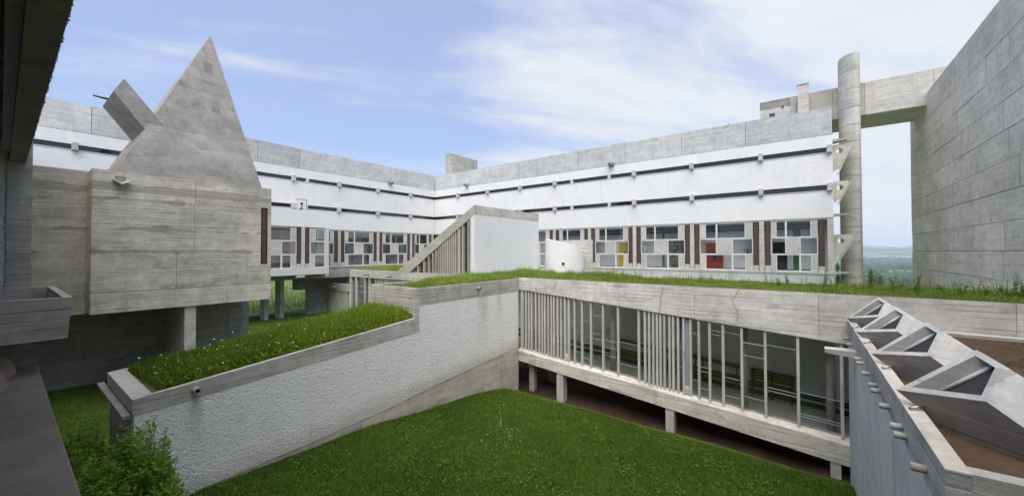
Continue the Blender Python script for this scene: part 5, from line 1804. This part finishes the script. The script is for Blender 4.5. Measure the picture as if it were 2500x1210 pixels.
# upper roof garden and gallery roof
def roofgrass(name, x, y, z0, hmul, mat, label, dry=0.03, lo=0.2, hi=0.75):
    n = len(x)
    h = (0.13 + 0.22 * patch(x, y, 1.5, 0.4)) * rng.uniform(0.25, 1.15, n) * np.where(rng.random(n) < 0.08, 1.5, 1.0) * hmul
    t = np.clip(lo + (hi - lo) * patch(x, y, 1.2, 2.0) + rng.normal(0, 0.16, n), 0, 0.92)
    t[rng.random(n) < dry] = 1
    return blades(name, np.stack([x, y, np.full(n, z0)], -1), h, rng.uniform(0.010, 0.022, n), 0.6, mat, t, label=label)


N = 17000
x = rng.uniform(PXs + 0.1, XG + 0.25, N)
y = rng.uniform(YW + 0.14, PY1 - 0.12, N)
bare = (x < 10.6) & (y > 11.0 + 0.6 * (x - PXs) ) & (rng.random(N) < 0.93)
bare |= (x < 9.6) & (y > 10.9) & (rng.random(N) < 0.85)
x, y = x[~bare], y[~bare]
roofgrass('roof_grass', x, y, zU - 0.06, 1.0, 'wild_blade', 'light green wild grass on the upper roof of the passage', lo=.35, hi=.85)
N = 52000
x = XG + 0.28 + (rng.random(N) ** 1.0) * 3.7
y = rng.uniform(-6.5, YW + 0.1, N)
hm = np.where(y > 6, 1.25, np.where(y > 2.5, 0.75, 0.62)) * (0.75 + 0.5 * patch(x, y, 0.9, 1.3))
dry = np.where((y < 7) & (y > 1.5) & (x < 15), 0.35, 0.04)
n = N
h = (0.07 + 0.18 * patch(x, y, 1.7, 0.4)) * rng.uniform(0.3, 1.2, n) * np.where(rng.random(n) < 0.06, 1.8, 1.0) * hm
h *= np.clip((x - XG) / 1.0, 0.5, 1.0)
t = np.clip(0.25 + 0.45 * patch(x, y, 1.2, 2.0) + rng.normal(0, 0.16, n), 0, 0.92)
t[rng.random(n) < dry] = 1
blades('roof_grass', np.stack([x, y, np.full(n, -1.24)], -1), h, rng.uniform(0.010, 0.020, n), 0.6, 'wild_blade', t, label='wild grass along the roof of the gallery')
N = 9000
x = XG + 0.28 + rng.random(N) * 3.7
y = rng.uniform(YW + 0.12, 12.9, N)
roofgrass('roof_grass', x, y, -1.24, 1.1, 'wild_blade', 'wild grass on the roof corner where passage and gallery meet', lo=.3, hi=.8)
# seed stalks standing above the grass on the gallery roof
N = 420
x = XG + 0.8 + rng.random(N) * 3.0
y = rng.uniform(-6.3, 9.5, N)
blades('seed_stalks', np.stack([x, y, np.full(N, -1.24)], -1), rng.uniform(0.30, 0.62, N), rng.uniform(0.008, 0.016, N), 0.25, 'weed', rng.uniform(0, 0.8, N), label='thin seed stalks rising above the gallery roof grass')
# sparse weeds on the earth roof of the sacristy
N = 9000
x = rng.uniform(SX0 + 0.4, XG - 0.5, N)
y = rng.uniform(-6.3, YS - rim - 0.1, N)
ok = patch(x, y, 2.6, 5.0) > 0.83
x, y = x[ok], y[ok]
n = len(x)
blades('roof_weeds', np.stack([x, y, np.full(n, SOIL)], -1), rng.uniform(0.02, 0.08, n), rng.uniform(0.012, 0.03, n), 1.2, 'wild_dark', np.clip(rng.normal(0.4, 0.25, n), 0, 1), label='sparse weeds and moss on the earth roof of the sacristy')
# cross passage roof patch
N = 7000
x = rng.uniform(GX + 0.3, 21.5, N)
y = rng.uniform(24.0, YE - 0.3, N)
ok = (y > 25.0) | (rng.random(N) < 0.4)
roofgrass('roof_grass', x[ok], y[ok], zslab + 0.02, 1.0, 'wild_blade', 'small patch of grass on the cross passage roof', lo=.4, hi=.9)
N = 1500
x = rng.uniform(XB + 0.32, XB + 1.6, N)
y = rng.uniform(34.1, 35.8, N)
roofgrass('roof_grass', x, y, -3.19, 1.5, 'wild_dark', 'tuft of grass on the low roof under the left wing', lo=.3, hi=.8)
# inner lawn beyond the gallery and grass near the oratory
N = 30000
x = rng.uniform(-2.0, 17, N)
y = rng.uniform(13.0, 36, N)
zz = -5.30 - 0.035 * np.clip(x, 0, 20) + 0.04 * np.sin(x * 0.8 + y * 0.5) - 0.012 * np.clip(y - 24, 0, 20)
blades('lawn_grass', np.stack([x, y, zz], -1), rng.uniform(0.05, 0.2, N), rng.uniform(0.012, 0.03, N), 0.7, 'lawn_blade', np.clip(rng.normal(0.5, 0.2, N), 0, 0.92), segs=1, label='grass around the oratory and under the left wing')
N = 16000
x = rng.uniform(0.35, 1.5, N)
y = rng.uniform(2.0, 13.3, N)
zz = np.where(y < 10.16, lawn_z(x, np.minimum(y, 10.1)), -5.0 - 0.10 * (y - 10.16))
blades('rough_grass', np.stack([x, y, zz], -1), rng.uniform(0.12, 0.5, N), rng.uniform(0.010, 0.022, N), 0.6, 'wild_dark', np.clip(rng.normal(0.25, 0.15, N), 0, 0.9), label='rough dark grass at the foot of the near wing')
# meadow beyond the left wing
N = 26000
x = rng.uniform(8, 40, N)
y = 46 + rng.random(N) ** 1.5 * 60


def mz(x, y):
    rr = np.hypot(x, y)
    mead = np.minimum(sm(40, 62, y) * 1.2 + np.clip(y - 44, 0, 500) * 0.085, 26)
    return -6.6 + mead * (1 - sm(38, 120, x)) + 0.5 * sm(38, 60, y) * np.sin(x * 0.13) * np.sin(y * 0.11) * (1 - sm(60, 300, rr)) - 112 * sm(46, 900, x)


M['meadow_blade'] = leaf_mat('meadow_blades', (0.17, 0.23, 0.085), (0.33, 0.38, 0.18), 0.3)
blades('meadow_grass', np.stack([x, y, mz(x, y) - 0.05], -1), rng.uniform(0.3, 0.8, N), rng.uniform(0.04, 0.1, N), 0.5, 'meadow_blade', rng.uniform(0, 1, N), segs=1, label='tall meadow grass on the slope behind the left wing')


# leafy stems: bush, weeds, shrubs
def leaf_cloud(stems, leaves_per, leaf, spread):
    """stems: list of (base, tip); returns leaf vertices"""
    V, T = [], []
    for b, tip in stems:
        b, tip = np.array(b), np.array(tip)
        n = leaves_per
        t = rng.uniform(0.12, 1.0, n)
        bend = np.stack([np.zeros(n), np.zeros(n), np.zeros(n)], -1)
        c = b[None] + (tip - b)[None] * t[:, None] + bend
        az = rng.uniform(0, 2 * np.pi, n)
        L = leaf * rng.uniform(0.6, 1.3, n) * (1.1 - 0.5 * t)
        d = np.stack([np.cos(az), np.sin(az), rng.uniform(0.0, 0.9, n)], -1)
        d /= np.linalg.norm(d, axis=1)[:, None]
        off = spread * (1.05 - t) * rng.uniform(0, 1, n)
        c = c + d * off[:, None]
        side = np.cross(d, np.array([0, 0, 1.0])[None] + rng.normal(0, 0.3, (n, 3)))
        side /= np.linalg.norm(side, axis=1)[:, None]
        a0 = c
        a1 = c + d * (L * 0.5)[:, None] + side * (L * 0.22)[:, None]
        a2 = c + d * L[:, None]
        a3 = c + d * (L * 0.5)[:, None] - side * (L * 0.22)[:, None]
        V.append(np.stack([a0, a1, a2, a3], 1).reshape(-1, 3))
        tt = np.clip(0.25 + 0.5 * t + rng.normal(0, 0.15, n), 0, 1)
        T.append(np.repeat(tt, 4))
    V = np.concatenate(V)
    F = (np.arange(len(V) // 4) * 4)[:, None] + np.arange(4)[None]
    return V, F, np.concatenate(T)


def leafy(name, label, cat, loc, stems, leaves_per, leaf, spread, mat, stem_r, group=None, part='foliage'):
    o = thing(name, label, cat, loc, group)
    V, F, T = leaf_cloud(stems, leaves_per, leaf, spread)
    raw_mesh(part, V, F, T, mat, o, kind='stuff' if part == 'foliage' else None)
    mb = MB()
    for b, tip in stems:
        mb.tube(b, tip, stem_r, stem_r * 0.35, n=4, cap=False)
    mb.build('stems', 'stem', o, recalc=False)
    return o


rb = random.Random(9)
stems = []
for q in range(330):
    y_ = rb.uniform(5.2, 10.05)
    x_ = rb.uniform(0.55, 1.75 + 0.03 * (10 - y_))
    if y_ > 9.9 and x_ < 1.5:
        continue
    zb_ = float(lawn_z(np.array(x_), np.array(y_))) - 0.02
    k_ = math.exp(-((x_ - 1.45) / 0.45) ** 2) * math.exp(-((y_ - 9.2) / 1.3) ** 2)
    hh = (0.85 + 0.35 * math.sin(x_ * 5 + y_ * 2.3) * 0.5 + 1.35 * k_) * rb.uniform(0.7, 1.08)
    stems.append(((x_, y_, zb_), (x_ + rb.uniform(-.12, .22), y_ + rb.uniform(-.25, .2), zb_ + hh)))
for q in range(260):
    y_ = rb.uniform(6.2, 10.0)
    x_ = rb.uniform(0.075, 0.19) * y_
    zb_ = float(lawn_z(np.array(x_), np.array(y_))) - 0.02
    stems.append(((x_, y_, zb_), (x_ + rb.uniform(-.12, .22), y_ + rb.uniform(-.2, .2), zb_ + rb.uniform(1.0, 1.75))))
for q in range(110):
    y_ = rb.uniform(10.3, 14.5)
    x_ = rb.uniform(0.75, 1.5)
    stems.append(((x_, y_, -5.3), (x_ + rb.uniform(-.12, .1), y_ + rb.uniform(-.2, .2), -5.3 + rb.uniform(0.6, 1.5))))
leafy('leafy_bush', 'tall leafy green bush growing against the white stucco wall', 'bush', (1.4, 8.6, -5), stems, 120, 0.115, 0.17, 'bush', 0.008)

wpos = [(1905, 15.9, .42), (1925, 16.9, .62), (2010, 16.3, .70), (2018, 17.0, .5), (2126, 16.6, .62), (2186, 16.6, .58), (2203, 17.2, .42), (2236, 16.2, .78), (2243, 16.8, .6), (2346, 15.9, .52), (2300, 16.6, .34),
        (2385, 17.2, .42), (2412, 15.8, .40), (2446, 16.2, .40), (2462, 15.4, .42), (2478, 15.9, .78), (2492, 15.3, .62)]
wl = ['small leafy weed on the gallery roof left of the last black door', 'tall leafy weed on the gallery roof before the black door', 'tallest leafy weed before the last green door', 'short weed leaning beside the tallest weed before the green door',
      'pale leafy weed just right of the concrete shaft', 'slender weed in the gap to the valley', 'short weed in the middle of the gap to the valley', 'bright tall weed at the corner of the church wall', 'weed right beside the bright one at the church corner',
      'pale weed alone before the church wall', 'low weed near the red poppies', 'short weed behind the nearest scoops by the church wall', 'dusty weed left of the tall pair at the picture edge', 'small dusty weed before the church wall joint',
      'leafy weed in front of the tallest one by the church', 'tallest dusty weed before the church wall', 'weed cut by the right edge of the view']
for (px, X_, hh), lb in zip(wpos, wl):
    c = onx(px, 700, X_)
    st = []
    for q in range(rb.choice((2, 3, 3))):
        a_ = rb.uniform(0, 6.28)
        st.append(((c.x + 0.04 * math.cos(a_), c.y + 0.04 * math.sin(a_), -1.25), (c.x + rb.uniform(-.1, .1), c.y + rb.uniform(-.14, .14), -1.25 + hh * rb.uniform(.7, 1.0))))
    leafy('tall_weed', lb, 'weed', (c.x, c.y, -1.25), st, 34, 0.085, 0.03, 'weed', 0.007, 'weeds on the gallery roof', part='leaves')
# poppies
for px, py, X_, lb in ((2345, 711, 15.6, 'red poppy on the gallery roof nearest the parapet'), (2388, 705, 16.3, 'red poppy farther back by the church wall')):
    c = onx(px, py, X_)
    o = thing('poppy', lb, 'flower', (c.x, c.y, -1.24), 'poppies on the gallery roof')
    MB().tube((c.x, c.y, -1.25), (c.x, c.y, c.z), 0.006, n=5).build('stem', 'stem', o)
    mb = MB()
    for q in range(5):
        a_ = q * 1.257
        a2_ = a_ + 1.0
        mb.poly([(c.x, c.y, c.z), (c.x + 0.05 * math.cos(a_), c.y + 0.05 * math.sin(a_), c.z + 0.03), (c.x + 0.05 * math.cos(a2_), c.y + 0.05 * math.sin(a2_), c.z + 0.035)])
    mb.build('petals', 'poppy', o, recalc=False)
# shrubs beyond the shaft, on the hillside
for k_, (px, X_, top, lb) in enumerate(((2046, 39.5, 640, 'dusty shrub seen through the slot left of the shaft'), (2128, 40.5, 655, 'pale green shrub just right of the shaft foot'), (2150, 44.0, 672, 'lower shrub beside the valley view'))):
    c = onx(px, 690, X_)
    tz = onx(px, top, X_).z
    g0 = -6.7
    st = []
    for q in range(26):
        a_ = rb.uniform(0, 6.28)
        r_ = rb.uniform(0, 0.9)
        st.append(((c.x + 0.3 * r_ * math.cos(a_), c.y + 0.3 * r_ * math.sin(a_), g0), (c.x + r_ * math.cos(a_), c.y + r_ * math.sin(a_) * 0.9, tz - r_ * rb.uniform(0.2, 1.0))))
    leafy('shrub', lb, 'shrub', (c.x, c.y, g0), st, 130, 0.16, 0.35, 'shrub', 0.02)

# ------------------------------------------------------------------ far valley: woods, village, town
def azr(px, r):
    d = ray(px, 640)
    a_ = math.atan2(d.y, d.x)
    return r * math.cos(a_), r * math.sin(a_)


# woods as tree-sized clumps in patches
V, F, T = [], [], []
cnt = 0
rw_ = np.random.default_rng(3)
for q in range(9000):
    r_ = math.exp(rw_.uniform(math.log(900), math.log(8000)))
    px = rw_.uniform(2085, 2260)
    X_, Y_ = azr(px, r_)
    v = math.sin(X_ * 0.0042 + 1.3) * math.sin(Y_ * 0.016 + X_ * 0.0021) + 0.6 * math.sin(X_ * 0.011 + Y_ * 0.02) + 0.35 * math.sin(Y_ * 0.05)
    if v < 0.25 and rw_.random() > 0.03:
        continue
    zz = gz(X_, Y_)
    s_ = rw_.uniform(5, 10) * (1 + r_ / 6000)
    b = len(V)
    ring_ = [(X_ + s_ * math.cos(a_) * rw_.uniform(.7, 1.1), Y_ + s_ * math.sin(a_) * rw_.uniform(.7, 1.1), zz + s_ * rw_.uniform(.5, .9)) for a_ in (0, 1.26, 2.5, 3.77, 5.03)]
    V += ring_ + [(X_, Y_, zz + s_ * rw_.uniform(1.5, 2.1)), (X_, Y_, zz - 1)]
    for a_ in range(5):
        F.append((b + a_, b + (a_ + 1) % 5, b + 5))
        F.append((b + (a_ + 1) % 5, b + a_, b + 6))
    T += [rw_.uniform(0, 1)] * 7
raw_mesh('distant_woods', np.array(V), np.array(F), np.array(T), 'far_tree', label='dark woods patching the distant valley')


def house_mesh():
    mb = MB()
    mb.box((-0.5, -0.3, -0.3), (0.5, 0.3, 0.34))
    me_w = mb.build('distant_house', 'far_wall')
    rf = MB().prism([(-0.53, -0.34, 0.341), (-0.53, 0.34, 0.341), (-0.53, 0, 0.56)], (1.06, 0, 0)).build('roof', 'far_roof', me_w)
    return me_w


hm = house_mesh()
rh = random.Random(12)
spots = []
for q in range(16):
    spots.append((rh.uniform(2143, 2182), rh.uniform(3300, 3700), rh.uniform(12, 22), 'village'))
for q in range(34):
    spots.append((rh.uniform(2106, 2182), rh.uniform(8200, 9600), rh.uniform(30, 90), 'town'))
for q in range(8):
    spots.append((rh.uniform(2190, 2226), rh.uniform(7800, 9000), rh.uniform(40, 110), 'town'))
for i, (px, r_, s_, k_) in enumerate(spots):
    o = hm if i == 0 else copy_tree(hm)
    X_, Y_ = azr(px, r_)
    o.location = (X_, Y_, gz(X_, Y_) + 0.2 * s_)
    o.scale = (s_, s_ * 0.8, s_ * (0.5 if k_ == 'village' else 0.32))
    o.rotation_euler = (0, 0, rh.uniform(0, 3.14))
    tag(o, 'pale house with clay roof in the near village of the valley' if k_ == 'village' else 'pale blurred building of the town at the foot of the far hills', 'house',
        group='houses of the valley village' if k_ == 'village' else 'buildings of the distant town')

# ------------------------------------------------------------------ haze over the valley
HZ = MB().box((-15500, -15500, -145), (15500, 15500, 300)).build('haze', 'white')
hm_ = bpy.data.materials.new('valley_haze')
hm_.use_nodes = True
k = NT(hm_.node_tree)
k.n.clear()
out = k.new('ShaderNodeOutputMaterial')
pv = k.new('ShaderNodeVolumePrincipled')
pv.inputs['Color'].default_value = (0.74, 0.86, 1.0, 1)
pv.inputs['Density'].default_value = 9e-5
pv.inputs['Anisotropy'].default_value = 0.0
k.l.new(pv.outputs[0], out.inputs['Volume'])
HZ.data.materials.clear()
HZ.data.materials.append(hm_)
tag(HZ, 'thin blue haze over the valley', kind='stuff')

for o in bpy.data.objects:
    if '_o' in o:
        del o['_o']
